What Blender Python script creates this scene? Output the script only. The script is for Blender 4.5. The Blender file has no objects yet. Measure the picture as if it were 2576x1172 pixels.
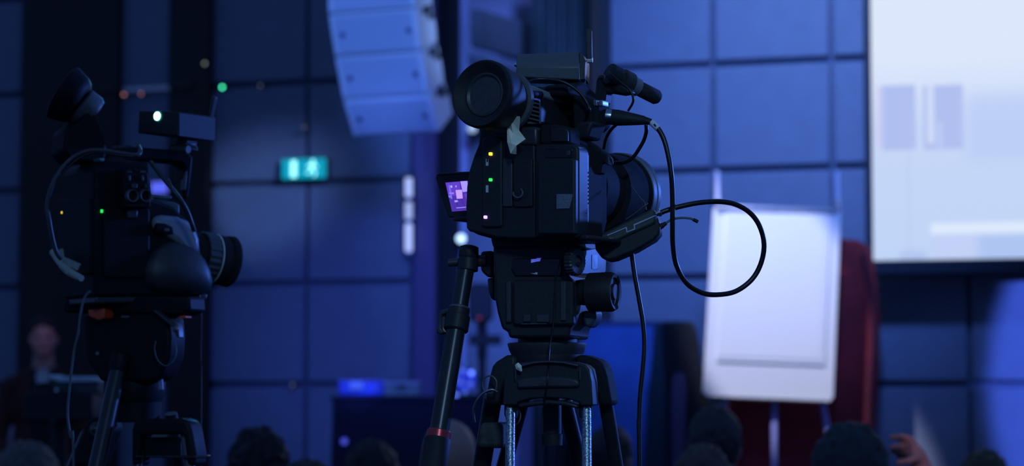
import bpy, bmesh, math, random
from mathutils import Vector, Matrix, noise
random.seed(7)
SC = bpy.context.scene
COL = SC.collection
# ------------------------------------------------------------------ camera
FPX = 5700.0                      # focal length in pixels of the 2576 x 1172 frame
W, H = 2576.0, 1172.0
PITCH = math.radians(4.0)
CAM = Vector((0.0, 0.0, 1.40))
FWD = Vector((0, math.cos(PITCH), math.sin(PITCH)))
UP = Vector((0, -math.sin(PITCH), math.cos(PITCH)))
RIGHT = Vector((1, 0, 0))
cd = bpy.data.cameras.new('camera')
cd.sensor_fit = 'HORIZONTAL'; cd.sensor_width = 36.0
cd.lens = 36.0 * FPX / W
cd.clip_end = 200
cd.dof.use_dof = True
cd.dof.focus_distance = 2.98
cd.dof.aperture_fstop = (cd.lens / 1000.0) / 0.015
cam = bpy.data.objects.new('camera', cd); COL.objects.link(cam)
cam.location = CAM
cam.rotation_euler = (math.radians(90) + PITCH, 0, 0)
SC.camera = cam
SC.view_settings.view_transform = 'Standard'
SC.view_settings.look = 'None'
SC.view_settings.gamma = 1.0
SC.view_settings.use_curve_mapping = False
SC.view_settings.exposure = 0.0
# ------------------------------------------------------------------ world
wd = bpy.data.worlds.new('dim_hall'); SC.world = wd; wd.use_nodes = True
bg = wd.node_tree.nodes['Background']
bg.inputs[0].default_value = (0.050, 0.115, 0.34, 1); bg.inputs[1].default_value = 0.70

def ray(px, py):
    return FWD + RIGHT * ((px - W / 2) / FPX) + UP * ((H / 2 - py) / FPX)
def P(px, py, D):
    d = ray(px, py)
    return CAM + d * (D / d.y)

# ------------------------------------------------------------------ lights (stage lamps and added fill spots)
def spot(name, loc, aim, color, power, size, blend=0.4, radius=0.12):
    ld = bpy.data.lights.new(name, 'SPOT'); ld.energy = power; ld.color = color
    ld.spot_size = math.radians(size); ld.spot_blend = blend; ld.shadow_soft_size = radius
    o = bpy.data.objects.new(name, ld); COL.objects.link(o); o.location = loc
    o.rotation_euler = (Vector(aim) - Vector(loc)).to_track_quat('-Z', 'Y').to_euler()
    return o
BLUE = (0.115, 0.28, 1.0)
spot('stage_wash_lamp', (0.9, 6.6, 5.6), P(1850, 280, 12.9), BLUE, 2000, 36, 1.0, 0.3)
spot('wall_glow_spot', (1.4, 10.2, 6.0), P(2160, -60, 12.7), (0.42, 0.66, 1.0), 310, 48, 1.0, 0.3)  # added spot standing in for the haze glow above the screen
spot('wall_wash_lamp', (-0.2, 7.0, 3.1), P(1000, 850, 13.5), (0.085, 0.17, 1.0), 620, 23, 1.0, 0.3)
spot('recess_fill_spot', (0.75, 8.6, 5.6), P(1250, 10, 14.2), (0.14, 0.26, 1.0), 950, 9, 0.9, 0.2)  # added unseen spot to brighten the recess
spot('strip_fill_spot', (0.9, 9.0, 3.2), P(1164, 380, 13.6), (0.13, 0.17, 1.0), 170, 9, 0.8, 0.1)  # added unseen spot to brighten the pale strip at the recess
spot('flipchart_lamp', (-0.65, 7.8, 6.5), P(1938, 760, 11.8), (0.80, 0.83, 1.0), 1900, 9.1, 0.25, 0.06)
spot('array_lamp', (-1.9, 5.2, 3.2), P(975, 120, 11.6), (0.10, 0.26, 1.0), 1080, 10, 0.5, 0.15)
spot('array_side_lamp', (2.4, 6.4, 4.6), P(1110, 110, 11.6), (0.27, 0.47, 1.0), 1500, 5.6, 0.6, 0.15)
spot('shadow_edge_spot', (4.4, 8.4, 2.2), P(3362, 880, 12.0), (0.10, 0.20, 1.0), 1450, 46, 0.06, 0.05)  # added spot; its sharp cone edge draws the shadow line on the wall
spot('stage_right_rim_lamp', (3.3, 5.6, 2.3), (-0.1, 3.2, 1.6), (0.075, 0.20, 1.0), 520, 46, 0.4, 0.12)
spot('teal_rim_lamp', (-0.2, 7.4, 2.8), (-0.75, 3.6, 1.7), (0.03, 0.42, 1.0), 60, 16, 0.5, 0.08)
spot('foreground_fill_spot', (0.7, -2.4, 3.9), (0.05, 3.0, 1.62), (0.36, 0.68, 1.0), 260, 15, 0.9, 0.3)  # unseen fill behind the camera, added to lift the foreground blacks
spot('box_fill_spot', (-1.2, 8.2, 3.6), P(905, 975, 11.5), (0.12, 0.2, 1.0), 420, 4.0, 0.6, 0.06)  # added unseen spot that brightens the blue box on the table
spot('hand_fill_spot', (1.9, 1.6, 3.6), P(2285, 1115, 5.62), (1.0, 0.55, 0.7), 130, 5, 0.6, 0.06)  # added unseen spot that brightens the raised hand
spot('face_fill_spot', (-1.9, 9.6, 3.0), P(110, 850, 13.0), (0.75, 0.45, 1.0), 45, 6, 0.8, 0.06)  # added unseen spot that brightens the standing person's face

# ------------------------------------------------------------------ materials
MATS = {}
def mat(name, col, rough=0.5, metal=0.0, emit=None, estr=0.0, var=0.12, scale=60.0, bump=0.0, sheen=0.0, spec=0.5):
    if name in MATS: return MATS[name]
    m = bpy.data.materials.new(name); m.use_nodes = True
    nt = m.node_tree; b = nt.nodes['Principled BSDF']
    b.inputs['Roughness'].default_value = rough; b.inputs['Metallic'].default_value = metal
    tc = nt.nodes.new('ShaderNodeTexCoord')
    n = nt.nodes.new('ShaderNodeTexNoise'); n.inputs['Scale'].default_value = scale; n.inputs['Detail'].default_value = 4
    nt.links.new(tc.outputs['Object'], n.inputs['Vector'])
    r = nt.nodes.new('ShaderNodeValToRGB')
    c = Vector(col[:3])
    r.color_ramp.elements[0].position = 0.3; r.color_ramp.elements[1].position = 0.7
    r.color_ramp.elements[0].color = (*(c * (1 - var)), 1); r.color_ramp.elements[1].color = (*(c * (1 + var)), 1)
    nt.links.new(n.outputs['Fac'], r.inputs['Fac']); nt.links.new(r.outputs['Color'], b.inputs['Base Color'])
    if bump:
        bp = nt.nodes.new('ShaderNodeBump'); bp.inputs['Strength'].default_value = bump; bp.inputs['Distance'].default_value = 0.002
        nt.links.new(n.outputs['Fac'], bp.inputs['Height']); nt.links.new(bp.outputs['Normal'], b.inputs['Normal'])
    if emit:
        b.inputs['Emission Color'].default_value = (*emit, 1); b.inputs['Emission Strength'].default_value = estr
    b.inputs['Specular IOR Level'].default_value = spec
    if sheen: b.inputs['Sheen Weight'].default_value = sheen
    MATS[name] = m
    return m
M_BODY = mat('camera_plastic', (0.020, 0.022, 0.028), 0.5, var=0.2, scale=300, bump=0.05, spec=0.3)
M_MATTE = mat('matte_housing', (0.016, 0.018, 0.022), 0.75, var=0.2, scale=300, spec=0.12)
M_INK = mat('ink_black_plastic', (0.008, 0.009, 0.012), 0.55, var=0.2, scale=300, spec=0.15)
M_BODY2 = mat('camera_grey_plastic', (0.035, 0.038, 0.045), 0.4, var=0.2, scale=300, bump=0.05)
M_SIDE = mat('satin_side_cover', (0.22, 0.25, 0.30), 0.45, var=0.05, scale=200)
M_RUB = mat('black_rubber', (0.016, 0.018, 0.022), 0.6, var=0.2, scale=200, spec=0.3)
M_RUBG = mat('grey_rubber', (0.085, 0.09, 0.1), 0.5, var=0.15, scale=120)
M_CAB = mat('cable_black', (0.008, 0.009, 0.012), 0.35, var=0.2)
M_CABG = mat('cable_grey', (0.09, 0.1, 0.11), 0.45)
M_CHR = mat('chrome', (0.75, 0.76, 0.78), 0.2, 1.0, var=0.05)
M_NICK = mat('bright_nickel', (0.85, 0.86, 0.88), 0.3, 0.35, var=0.04)
M_WORN = mat('worn_steel', (0.32, 0.38, 0.42), 0.33, 1.0, var=0.75, scale=420, bump=0.3)
M_ALU = mat('dark_anodised', (0.03, 0.034, 0.04), 0.3, 0.4)
M_TAPE = mat('masking_tape', (0.86, 0.86, 0.70), 0.8, var=0.1, scale=80, bump=0.3)
M_LABEL = mat('pale_label', (0.55, 0.6, 0.68), 0.7)
M_GLASS = mat('dark_glass', (0.004, 0.004, 0.006), 0.08)
M_BOX = mat('transmitter_shell', (0.085, 0.105, 0.12), 0.5, var=0.06)
M_RED = mat('red_anodised', (0.42, 0.05, 0.06), 0.3, 0.6)
M_ORANGE = mat('red_lever', (0.62, 0.07, 0.02), 0.5)
M_HOOD = mat('hood_plastic', (0.018, 0.020, 0.024), 0.8, spec=0.08)
M_HOODRIM = mat('hood_rim', (0.11, 0.13, 0.16), 0.5)
def em(name, col, s):
    return mat(name, (0.02, 0.02, 0.02), 0.4, emit=col, estr=s)

# ------------------------------------------------------------------ geometry helpers
def add_obj(name, bm, m, parent=None, smooth=False, bevel=0.0, seg=2, angle=35, mats=None, subsurf=0):
    bmesh.ops.recalc_face_normals(bm, faces=bm.faces)
    me = bpy.data.meshes.new(name); bm.to_mesh(me); bm.free()
    o = bpy.data.objects.new(name, me); COL.objects.link(o)
    for mm in (mats or [m]): me.materials.append(mm)
    if parent is not None: o.parent = parent
    if bevel:
        b = o.modifiers.new('bevel', 'BEVEL'); b.width = bevel; b.segments = seg; b.limit_method = 'ANGLE'; b.angle_limit = math.radians(angle)
        b.harden_normals = False
    if subsurf:
        s = o.modifiers.new('subsurf', 'SUBSURF'); s.levels = subsurf; s.render_levels = subsurf
    if smooth or bevel:
        for p in me.polygons: p.use_smooth = True
        if not subsurf and hasattr(me, 'set_sharp_from_angle'): me.set_sharp_from_angle(angle=math.radians(38))
    return o
def tag(o, label, cat, group=None):
    o['label'] = label; o['category'] = cat
    if group: o['group'] = group
    return o
def bm_prism(bm, a, b):
    """a, b: equal length closed outlines"""
    va = [bm.verts.new(p) for p in a]; vb = [bm.verts.new(p) for p in b]
    n = len(a)
    bm.faces.new(va); bm.faces.new(vb[::-1])
    for i in range(n):
        bm.faces.new((va[i], vb[i], vb[(i + 1) % n], va[(i + 1) % n]))
def bm_box(bm, c, s, rot=None):
    c = Vector(c); hx, hy, hz = s[0] / 2, s[1] / 2, s[2] / 2
    vs = []
    for x, y, z in ((-1,-1,-1),(1,-1,-1),(1,1,-1),(-1,1,-1),(-1,-1,1),(1,-1,1),(1,1,1),(-1,1,1)):
        p = Vector((x * hx, y * hy, z * hz))
        if rot: p = rot @ p
        vs.append(bm.verts.new(c + p))
    for f in ((3,2,1,0),(4,5,6,7),(0,1,5,4),(1,2,6,5),(2,3,7,6),(3,0,4,7)):
        bm.faces.new([vs[i] for i in f])
def frame_for(d):
    d = d.normalized()
    a = Vector((0, 0, 1)) if abs(d.z) < 0.9 else Vector((0, 1, 0))
    x = d.cross(a).normalized(); y = x.cross(d).normalized()
    return x, y
def bm_lathe(bm, o, axis, prof, n=32, squash=None):
    """prof: list of (t, r) along the axis; closed at both ends where r==0 or by caps"""
    o = Vector(o); axis = Vector(axis).normalized(); x, y = frame_for(axis)
    rings = []
    for t, r in prof:
        ring = []
        for i in range(n):
            a = 2 * math.pi * i / n
            k = squash(a, t, x, y) if squash else 1.0
            ring.append(bm.verts.new(o + axis * t + (x * math.cos(a) + y * math.sin(a)) * r * k))
        rings.append(ring)
    for k in range(len(rings) - 1):
        for i in range(n):
            j = (i + 1) % n
            bm.faces.new((rings[k][i], rings[k][j], rings[k + 1][j], rings[k + 1][i]))
    bm.faces.new(rings[0][::-1]); bm.faces.new(rings[-1])
def smooth_path(pts, sub=8):
    pts = [Vector(p) for p in pts]
    if len(pts) < 3: return pts
    out = []
    for i in range(len(pts) - 1):
        p0 = pts[i - 1] if i else pts[0] * 2 - pts[1]
        p1, p2 = pts[i], pts[i + 1]
        p3 = pts[i + 2] if i + 2 < len(pts) else pts[-1] * 2 - pts[-2]
        for k in range(sub):
            t = k / sub
            out.append(0.5 * ((2 * p1) + (-p0 + p2) * t + (2 * p0 - 5 * p1 + 4 * p2 - p3) * t * t + (-p0 + 3 * p1 - 3 * p2 + p3) * t ** 3))
    out.append(pts[-1]); return out
def bm_tube(bm, pts, r, n=10, sub=8, closed=False):
    pts = smooth_path(pts, sub)
    if not isinstance(r, (list, tuple)): rr = [r] * len(pts)
    else:
        rr = []
        for i in range(len(pts)):
            f = i / (len(pts) - 1) * (len(r) - 1); k = min(int(f), len(r) - 2); rr.append(r[k] + (r[k + 1] - r[k]) * (f - k))
    x = None; rings = []
    for i, p in enumerate(pts):
        d = (pts[min(i + 1, len(pts) - 1)] - pts[max(i - 1, 0)])
        if d.length < 1e-9: d = Vector((0, 0, 1))
        d.normalize()
        if x is None: x, _ = frame_for(d)
        x = (x - d * x.dot(d)).normalized(); y = d.cross(x)
        rings.append([bm.verts.new(p + (x * math.cos(2 * math.pi * k / n) + y * math.sin(2 * math.pi * k / n)) * rr[i]) for k in range(n)])
    for k in range(len(rings) - 1):
        for i in range(n):
            j = (i + 1) % n
            bm.faces.new((rings[k][i], rings[k][j], rings[k + 1][j], rings[k + 1][i]))
    bm.faces.new(rings[0][::-1]); bm.faces.new(rings[-1])

class Thing:
    """an Empty at the thing's base; parts are laid out in its own axes (u right, v forward, w up)"""
    def __init__(s, name, label, cat, loc, yaw=0.0, group=None, kind=None):
        o = bpy.data.objects.new(name, None); COL.objects.link(o)
        o.empty_display_size = 0.05
        o.location = loc; o.rotation_euler = (0, 0, -math.radians(yaw))
        s.o = o; s.loc = Vector(loc); a = math.radians(yaw)
        s.r = Vector((math.cos(a), -math.sin(a), 0)); s.f = Vector((math.sin(a), math.cos(a), 0))
        if kind: o['kind'] = kind
        else: tag(o, label, cat, group)
    def loc_of(s, p):
        d = Vector(p) - s.loc
        return Vector((d.dot(s.r), d.dot(s.f), d.z))
    def px(s, x, y, v=0.0):
        d = ray(x, y); t = (v - (CAM - s.loc).dot(s.f)) / d.dot(s.f)
        return s.loc_of(CAM + d * t)
    def pu(s, x, y, u=0.0):
        d = ray(x, y); t = (u - (CAM - s.loc).dot(s.r)) / d.dot(s.r)
        return s.loc_of(CAM + d * t)
    def prism(s, name, pts, v0, v1, m, bevel=0.002, parent=None, seg=2, angle=35):
        a = [s.px(x, y, v0) for x, y in pts]; dv = Vector((0, v1 - v0, 0))
        bm = bmesh.new(); bm_prism(bm, a, [p + dv for p in a])
        return add_obj(name, bm, m, parent or s.o, bevel=bevel, seg=seg, angle=angle)
    def rect(s, name, x0, y0, x1, y1, v0, v1, m, bevel=0.002, parent=None):
        return s.prism(name, [(x0, y0), (x1, y0), (x1, y1), (x0, y1)], v0, v1, m, bevel, parent)
    def prism_u(s, name, pts, u0, u1, m, bevel=0.002, parent=None):
        a = [s.pu(x, y, u0) for x, y in pts]; du = Vector((u1 - u0, 0, 0))
        bm = bmesh.new(); bm_prism(bm, a, [p + du for p in a])
        return add_obj(name, bm, m, parent or s.o, bevel=bevel)
    def tube(s, name, pts, r, m, parent=None, n=10, sub=8):
        bm = bmesh.new(); bm_tube(bm, [s.px(*p) for p in pts], r, n, sub)
        return add_obj(name, bm, m, parent or s.o, smooth=True)
    def rod(s, name, p0, p1, prof, m, parent=None, n=28, bevel=0.0, squash=None):
        """lathe from local point p0 towards p1; prof in fractions of the length and metres"""
        p0 = Vector(p0); p1 = Vector(p1); L = (p1 - p0).length
        bm = bmesh.new(); bm_lathe(bm, p0, p1 - p0, [(t * L, r) for t, r in prof], n, squash)
        return add_obj(name, bm, m, parent or s.o, smooth=True, bevel=bevel)
    def box(s, name, c, size, m, bevel=0.002, parent=None, rot=None):
        bm = bmesh.new(); bm_box(bm, c, size, rot)
        return add_obj(name, bm, m, parent or s.o, bevel=bevel)
def rounded(x0, y0, x1, y1, r, n=5, skip=()):
    """rounded rectangle outline in pixels"""
    out = []
    for k, (cx, cy, a0) in enumerate(((x0 + r, y0 + r, 180), (x1 - r, y0 + r, 270), (x1 - r, y1 - r, 0), (x0 + r, y1 - r, 90))):
        for i in range(n + 1):
            a = math.radians(a0 + 90 * i / n); out.append((cx + r * math.cos(a), cy + r * math.sin(a)))
    return out
def one(name, label, cat, bm, m, loc=(0, 0, 0), group=None, **k):
    o = add_obj(name, bm, m, None, **k); o.location = loc
    return tag(o, label, cat, group)

# ================================================================== THE HALL
M_WALL = mat('fabric_wall_panel', (0.205, 0.235, 0.34), 0.85, var=0.05, scale=9, bump=0.1)
M_JOINT = mat('dark_joint', (0.03, 0.033, 0.05), 0.7)
M_BACK = mat('joint_backing', (0.14, 0.16, 0.25), 0.8)
M_WOOD = mat('dark_wood', (0.020, 0.011, 0.011), 0.55, var=0.3, scale=3)
M_FLOOR = mat('dark_carpet', (0.03, 0.03, 0.05), 0.95, var=0.3, scale=40)
M_STAGE = mat('stage_carpet', (0.04, 0.04, 0.07), 0.9, var=0.3, scale=40)
M_CURT = mat('black_curtain', (0.06, 0.09, 0.10), 0.8, var=0.15, scale=8)
M_STRIP = mat('metal_joint_strip', (0.62, 0.58, 0.62), 0.35, 1.0, var=0.1)
def struct(o): o['kind'] = 'structure'; return o
bm = bmesh.new(); bm_box(bm, (0, 9, -0.05), (26, 30, 0.1)); struct(add_obj('floor', bm, M_FLOOR))
bm = bmesh.new(); bm_box(bm, (2.6, 12.6, 0.2), (8.8, 4.2, 0.4)); struct(add_obj('floor_stage', bm, M_STAGE))
YAW_W = 17.5
CZ = CAM.z
ROWS = [CZ + 0.04 + 0.6125 * k for k in range(-3, 6)]
def wall_zone(name, columns, v0=0.0, gap=0.018, m=M_WALL, thick=0.04):
    """a dark backing with separate upholstered panels between the pixel columns"""
    wl = Thing(name, '', '', (0, 13.3, 0), YAW_W, kind='structure')
    us = [wl.px(c, 700, v0).x for c in columns]
    wl.box('backing', ((us[0] + us[-1]) / 2, v0 + 0.11, 2.1), (us[-1] - us[0], 0.1, 4.4), M_BACK, 0)
    for i in range(len(us) - 1):
        for k in range(len(ROWS) - 1):
            z0, z1 = max(ROWS[k], 0.0), ROWS[k + 1]
            if z1 < 0.3: continue
            wl.box('panel', ((us[i] + us[i + 1]) / 2, v0 + 0.04, (z0 + z1) / 2), (us[i + 1] - us[i] - 1.4 * gap, 0.07, z1 - z0 - 2 * gap), m, 0.012)
    return wl
wl = wall_zone('wall_back', [520, 768, 1034])
wr = wall_zone('wall_right', [1530, 1795, 2096, 2436, 2740, 3080])
wf = wall_zone('wall_far_left', [-420, -190, 50])
wm = wall_zone('wall_left', [286, 424])
def pilaster(name, x0, x1, v0, v1, m, top=4.3):
    t = Thing(name, '', '', (0, 13.3, 0), YAW_W, kind='structure')
    a = t.px(x0, 700, v0).x; b = t.px(x1, 700, v0).x
    t.box('board', ((a + b) / 2, (v0 + v1) / 2, top / 2), (b - a, v1 - v0, top), m, 0.01)
    return t
pilaster('trim_1', 48, 290, -0.06, 0.2, M_WOOD)
pilaster('trim_2', 422, 522, -0.06, 0.2, M_WOOD)
# recess in the middle of the wall
M_PURP = mat('violet_pilaster', (0.14, 0.10, 0.24), 0.7)
M_BLK = mat('black_column', (0.008, 0.008, 0.014), 0.6)
M_PALE = mat('pale_edge_strip', (0.55, 0.55, 0.85), 0.6)
M_RECESS = mat('recess_wall', (0.36, 0.36, 0.50), 0.85, var=0.08, scale=3)
M_BROWN = mat('brown_trim', (0.05, 0.03, 0.028), 0.6)
pilaster('trim_3', 1036, 1092, -0.02, 0.05, M_PURP)
pilaster('trim_4', 1094, 1150, 0.1, 0.16, M_BLK)
pilaster('trim_5', 1150, 1172, 0.2, 0.26, M_PALE)
pilaster('trim_6', 1484, 1512, 0.0, 0.06, M_BROWN)
pilaster('trim_7', 1511, 1532, -0.01, 0.12, M_JOINT)
t = Thing('wall_recess', '', '', (0, 13.3, 0), YAW_W, kind='structure')
a, b = t.px(1020, 700, 1.3).x, t.px(1560, 700, 1.3).x
t.box('recess_back', ((a + b) / 2, 1.4, 2.2), (b - a, 0.1, 4.4), M_RECESS, 0)
# slanting bulkhead under the recess ceiling
t = Thing('trim_8', '', '', P(1172, 40, 13.9), 29, kind='structure')
M_BEAM = mat('beam_slate', (0.16, 0.17, 0.20), 0.8)
t.box('beam_face', (0.09, 0.75, -0.09), (0.06, 1.6, 0.24), M_BEAM, 0.01)
t.box('beam_ledge', (0.05, 0.75, -0.26), (0.12, 1.6, 0.06), M_RECESS, 0.01)
t.box('lower_face', (0.09, 0.45, -0.37), (0.05, 1.0, 0.16), M_BEAM, 0.01)
# black curtain inside the recess
bm = bmesh.new()
t0, t1 = P(1338, 700, 13.75), P(1490, 700, 13.6)
n = 60; vs = []
for i in range(n + 1):
    f = i / n; p = t0.lerp(t1, f); dy = 0.035 * math.sin(f * 34) + 0.015 * math.sin(f * 71)
    vs.append((bm.verts.new((p.x, p.y + dy, 0.4)), bm.verts.new((p.x, p.y + dy, 4.2))))
for i in range(n): bm.faces.new((vs[i][0], vs[i + 1][0], vs[i + 1][1], vs[i][1]))
o = add_obj('stage_curtain', bm, M_CURT, smooth=True)
md = o.modifiers.new('thick', 'SOLIDIFY'); md.thickness = 0.008
tag(o, 'dark pleated curtain hanging in the recess left of the blue panel wall', 'curtain')
# metal strips and tiny lamps in the wall joint at the left
t = Thing('trim_9', '', '', (0, 13.3, 0), YAW_W, kind='structure')
for x0, x1 in ((250, 292), (294, 420), (424, 482)):
    a, b = t.px(x0, 236, -0.075), t.px(x1, 231, -0.075)
    t.box('metal_strip', ((a.x + b.x) / 2, -0.075 if x0 != 294 else -0.01, ROWS[6]), (b.x - a.x, 0.02, 0.035), M_STRIP if x0 == 294 else M_BROWN, 0.004)
def pin_lamp(label, x, y, col, s, r=0.008, v=-0.1):
    t = Thing('indicator_lamp', label, 'lamp', (0, 13.3, 0), YAW_W, 'tiny lamps on the back wall')
    p = t.px(x, y, v)
    t.o.location = t.loc + t.r * p.x + t.f * p.y + Vector((0, 0, p.z))
    t.rod('bezel', (0, -0.004, 0), (0, 0.07, 0), [(0, r * 1.4), (1, r * 1.4)], M_BODY2, n=12)
    bm = bmesh.new(); bmesh.ops.create_uvsphere(bm, u_segments=12, v_segments=8, radius=r)
    bmesh.ops.translate(bm, verts=bm.verts, vec=(0, -0.006, 0))
    add_obj('bulb', bm, em('bulb_%d_%d' % (x, y), col, s), t.o, smooth=True)
pin_lamp('tiny dull pink lamp in the wall strip, left one of two', 313, 238, (0.9, 0.35, 0.4), 0.9)
pin_lamp('tiny dull pink lamp in the wall strip, right one of two', 356, 236, (0.9, 0.35, 0.45), 0.6)
pin_lamp('tiny green lamp on the panel wall above the exit sign', 560, 220, (0.05, 0.9, 0.45), 6.0)
pin_lamp('tiny pale lamp on the edge of the dark wooden pilaster', 516, 160, (0.5, 0.7, 0.6), 0.7)
pin_lamp('tiny grey lamp in the joint right of the green lamp', 656, 216, (0.45, 0.5, 0.8), 0.25)
pin_lamp('tiny grey lamp between the exit sign and the white speakers', 766, 321, (0.45, 0.5, 0.8), 0.3)
pin_lamp('tiny grey lamp low on the wall left of the black table', 737, 968, (0.45, 0.5, 0.8), 0.3)

# ------------------------------------------------------------------ exit sign
t = Thing('exit_sign', 'glowing teal emergency exit sign with running figure and arrow', 'exit sign', (0, 13.3, 0), YAW_W)
c = t.px(768, 425, -0.05)
t.o.location = t.loc + t.r * c.x + t.f * c.y + Vector((0, 0, c.z)); t.loc = Vector(t.o.location)
M_TEAL = em('exit_teal', (0.0, 0.34, 0.52), 1.0); M_TEALW = em('exit_white', (0.30, 0.95, 1.0), 1.9)
t.box('housing', (0, 0.012, 0), (0.295, 0.06, 0.132), M_BODY2, 0.006)
t.box('lit_face', (0, -0.022, 0), (0.285, 0.006, 0.12), M_TEAL, 0.002)
bm = bmesh.new()
def flat(bm, pts, y, cx=0, cz=0, s=1): bm_prism(bm, [Vector((cx + x * s, y, cz + z * s)) for x, z in pts], [Vector((cx + x * s, y + 0.002, cz + z * s)) for x, z in pts])
flat(bm, [(-.022, -.05), (.012, -.05), (.012, .05), (-.022, .05)], -0.0275, -0.06)
add_obj('door_symbol', bm, M_TEALW, t.o)
bm = bmesh.new(); fig = (0.055, 0.0)
bm_lathe(bm, (fig[0] + 0.006, -0.0275, 0.042), (0, 1, 0), [(0, .011), (.002, .011)], 14)
flat(bm, [(-.012, .028), (.012, .03), (.008, -.004), (-.012, -.006)], -0.0275, *fig)
flat(bm, [(-.012, .028), (-.034, .012), (-.03, .006), (-.010, .018)], -0.0275, *fig)
flat(bm, [(.012, .03), (.034, .01), (.03, .003), (.010, .018)], -0.0275, *fig)
flat(bm, [(-.012, -.004), (.000, -.004), (-.018, -.028), (-.038, -.032), (-.038, -.024), (-.022, -.02)], -0.0275, *fig)
flat(bm, [(-.002, -.004), (.010, -.004), (.026, -.022), (.018, -.05), (.010, -.05), (.014, -.024)], -0.0275, *fig)
o = add_obj('running_figure', bm, M_TEALW, t.o)

# ------------------------------------------------------------------ projection screen
def screen_material():
    m = bpy.data.materials.new('projected_slide'); m.use_nodes = True
    nt = m.node_tree; nt.nodes.clear()
    out = nt.nodes.new('ShaderNodeOutputMaterial'); e = nt.nodes.new('ShaderNodeEmission')
    tc = nt.nodes.new('ShaderNodeTexCoord'); sp = nt.nodes.new('ShaderNodeSeparateXYZ'); nt.links.new(tc.outputs['Object'], sp.inputs[0])
    def step(sock, at, w, up):
        mr = nt.nodes.new('ShaderNodeMapRange'); mr.clamp = True
        mr.inputs['From Min'].default_value = at - w; mr.inputs['From Max'].default_value = at + w
        mr.inputs['To Min'].default_value = 0 if up else 1; mr.inputs['To Max'].default_value = 1 if up else 0
        nt.links.new(sock, mr.inputs['Value']); return mr.outputs[0]
    def mul(a, b):
        n_ = nt.nodes.new('ShaderNodeMath'); n_.operation = 'MULTIPLY'; nt.links.new(a, n_.inputs[0])
        if isinstance(b, float): n_.inputs[1].default_value = b
        else: nt.links.new(b, n_.inputs[1])
        return n_.outputs[0]
    rmp = nt.nodes.new('ShaderNodeValToRGB')
    mr = nt.nodes.new('ShaderNodeMapRange'); mr.inputs['From Min'].default_value = 0.0; mr.inputs['From Max'].default_value = 1.6
    nt.links.new(sp.outputs['Z'], mr.inputs['Value']); nt.links.new(mr.outputs[0], rmp.inputs[0])
    el = rmp.color_ramp.elements
    el[0].position = 0; el[0].color = (0.52, 0.66, 0.93, 1); el[1].position = 1; el[1].color = (0.72, 0.80, 0.97, 1)
    el2 = rmp.color_ramp.elements.new(0.45); el2.color = (0.57, 0.68, 0.93, 1)
    el3 = rmp.color_ramp.elements.new(0.68); el3.color = (0.72, 0.80, 0.97, 1)
    col = rmp.outputs[0]
    def block(px0, py0, px1, py1, c, fac=1.0, w=0.006):
        nonlocal col
        a = scr.px(px0, py0, 0); b = scr.px(px1, py1, 0)
        f = mul(mul(step(sp.outputs['X'], a.x, w, True), step(sp.outputs['X'], b.x, w, False)), mul(step(sp.outputs['Z'], b.z, w, True), step(sp.outputs['Z'], a.z, w, False)))
        f = mul(f, fac)
        mx = nt.nodes.new('ShaderNodeMix'); mx.data_type = 'RGBA'
        nt.links.new(f, mx.inputs['Factor']); nt.links.new(col, mx.inputs['A']); mx.inputs['B'].default_value = (*c, 1)
        col = mx.outputs['Result']
    block(2218, 216, 2304, 376, (0.43, 0.52, 0.87))
    block(2206, 216, 2217, 376, (0.62, 0.60, 0.90))
    block(2322, 216, 2424, 374, (0.44, 0.52, 0.87))
    block(2332, 210, 2350, 360, (0.64, 0.73, 0.95))
    block(2356, 308, 2372, 372, (0.50, 0.60, 0.91))
    block(2430, 240, 2700, 400, (0.48, 0.60, 0.93), 0.7, 0.05)
    block(2282, 386, 2292, 635, (0.50, 0.60, 0.90), 0.8)
    block(2262, 634, 2330, 656, (0.42, 0.53, 0.85), 0.8, 0.02)
    block(2345, 585, 2460, 652, (0.55, 0.62, 0.93), 0.8, 0.02)
    block(2460, 590, 2720, 652, (0.40, 0.53, 0.87), 0.8, 0.03)
    block(2340, 562, 2800, 580, (0.74, 0.83, 0.98), 0.9, 0.01)
    nt.links.new(col, e.inputs[0]); e.inputs[1].default_value = 1.0
    nt.links.new(e.outputs[0], out.inputs[0])
    return m
scr = Thing('projection_screen', 'large glowing white projection screen with a pale blue slide', 'screen', P(2197, 655, 12.25), YAW_W)
a = scr.px(2201, 655, 0); wS, hS = 1.9, 2.3
M_SCRB = mat('screen_border', (0.02, 0.028, 0.05), 0.8)
bm = bmesh.new(); bm_box(bm, (wS / 2, 0.01, hS / 2), (wS, 0.018, hS))
scr_f = add_obj('slide_surface', bm, None, scr.o, mats=[screen_material()])
scr.box('screen_border', (wS / 2, 0.04, hS / 2 - 0.01), (wS + 0.09, 0.03, hS + 0.06), M_SCRB, 0.004)
scr.box('bottom_bar', (wS / 2, 0.02, -0.042), (wS + 0.09, 0.07, 0.075), M_SCRB, 0.008)
scr.box('mounting_arm', (0.5, 0.14, 1.7), (0.06, 0.2, 0.06), M_SCRB, 0.004)
scr.box('mounting_arm', (1.4, 0.14, 1.7), (0.06, 0.2, 0.06), M_SCRB, 0.004)

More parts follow.
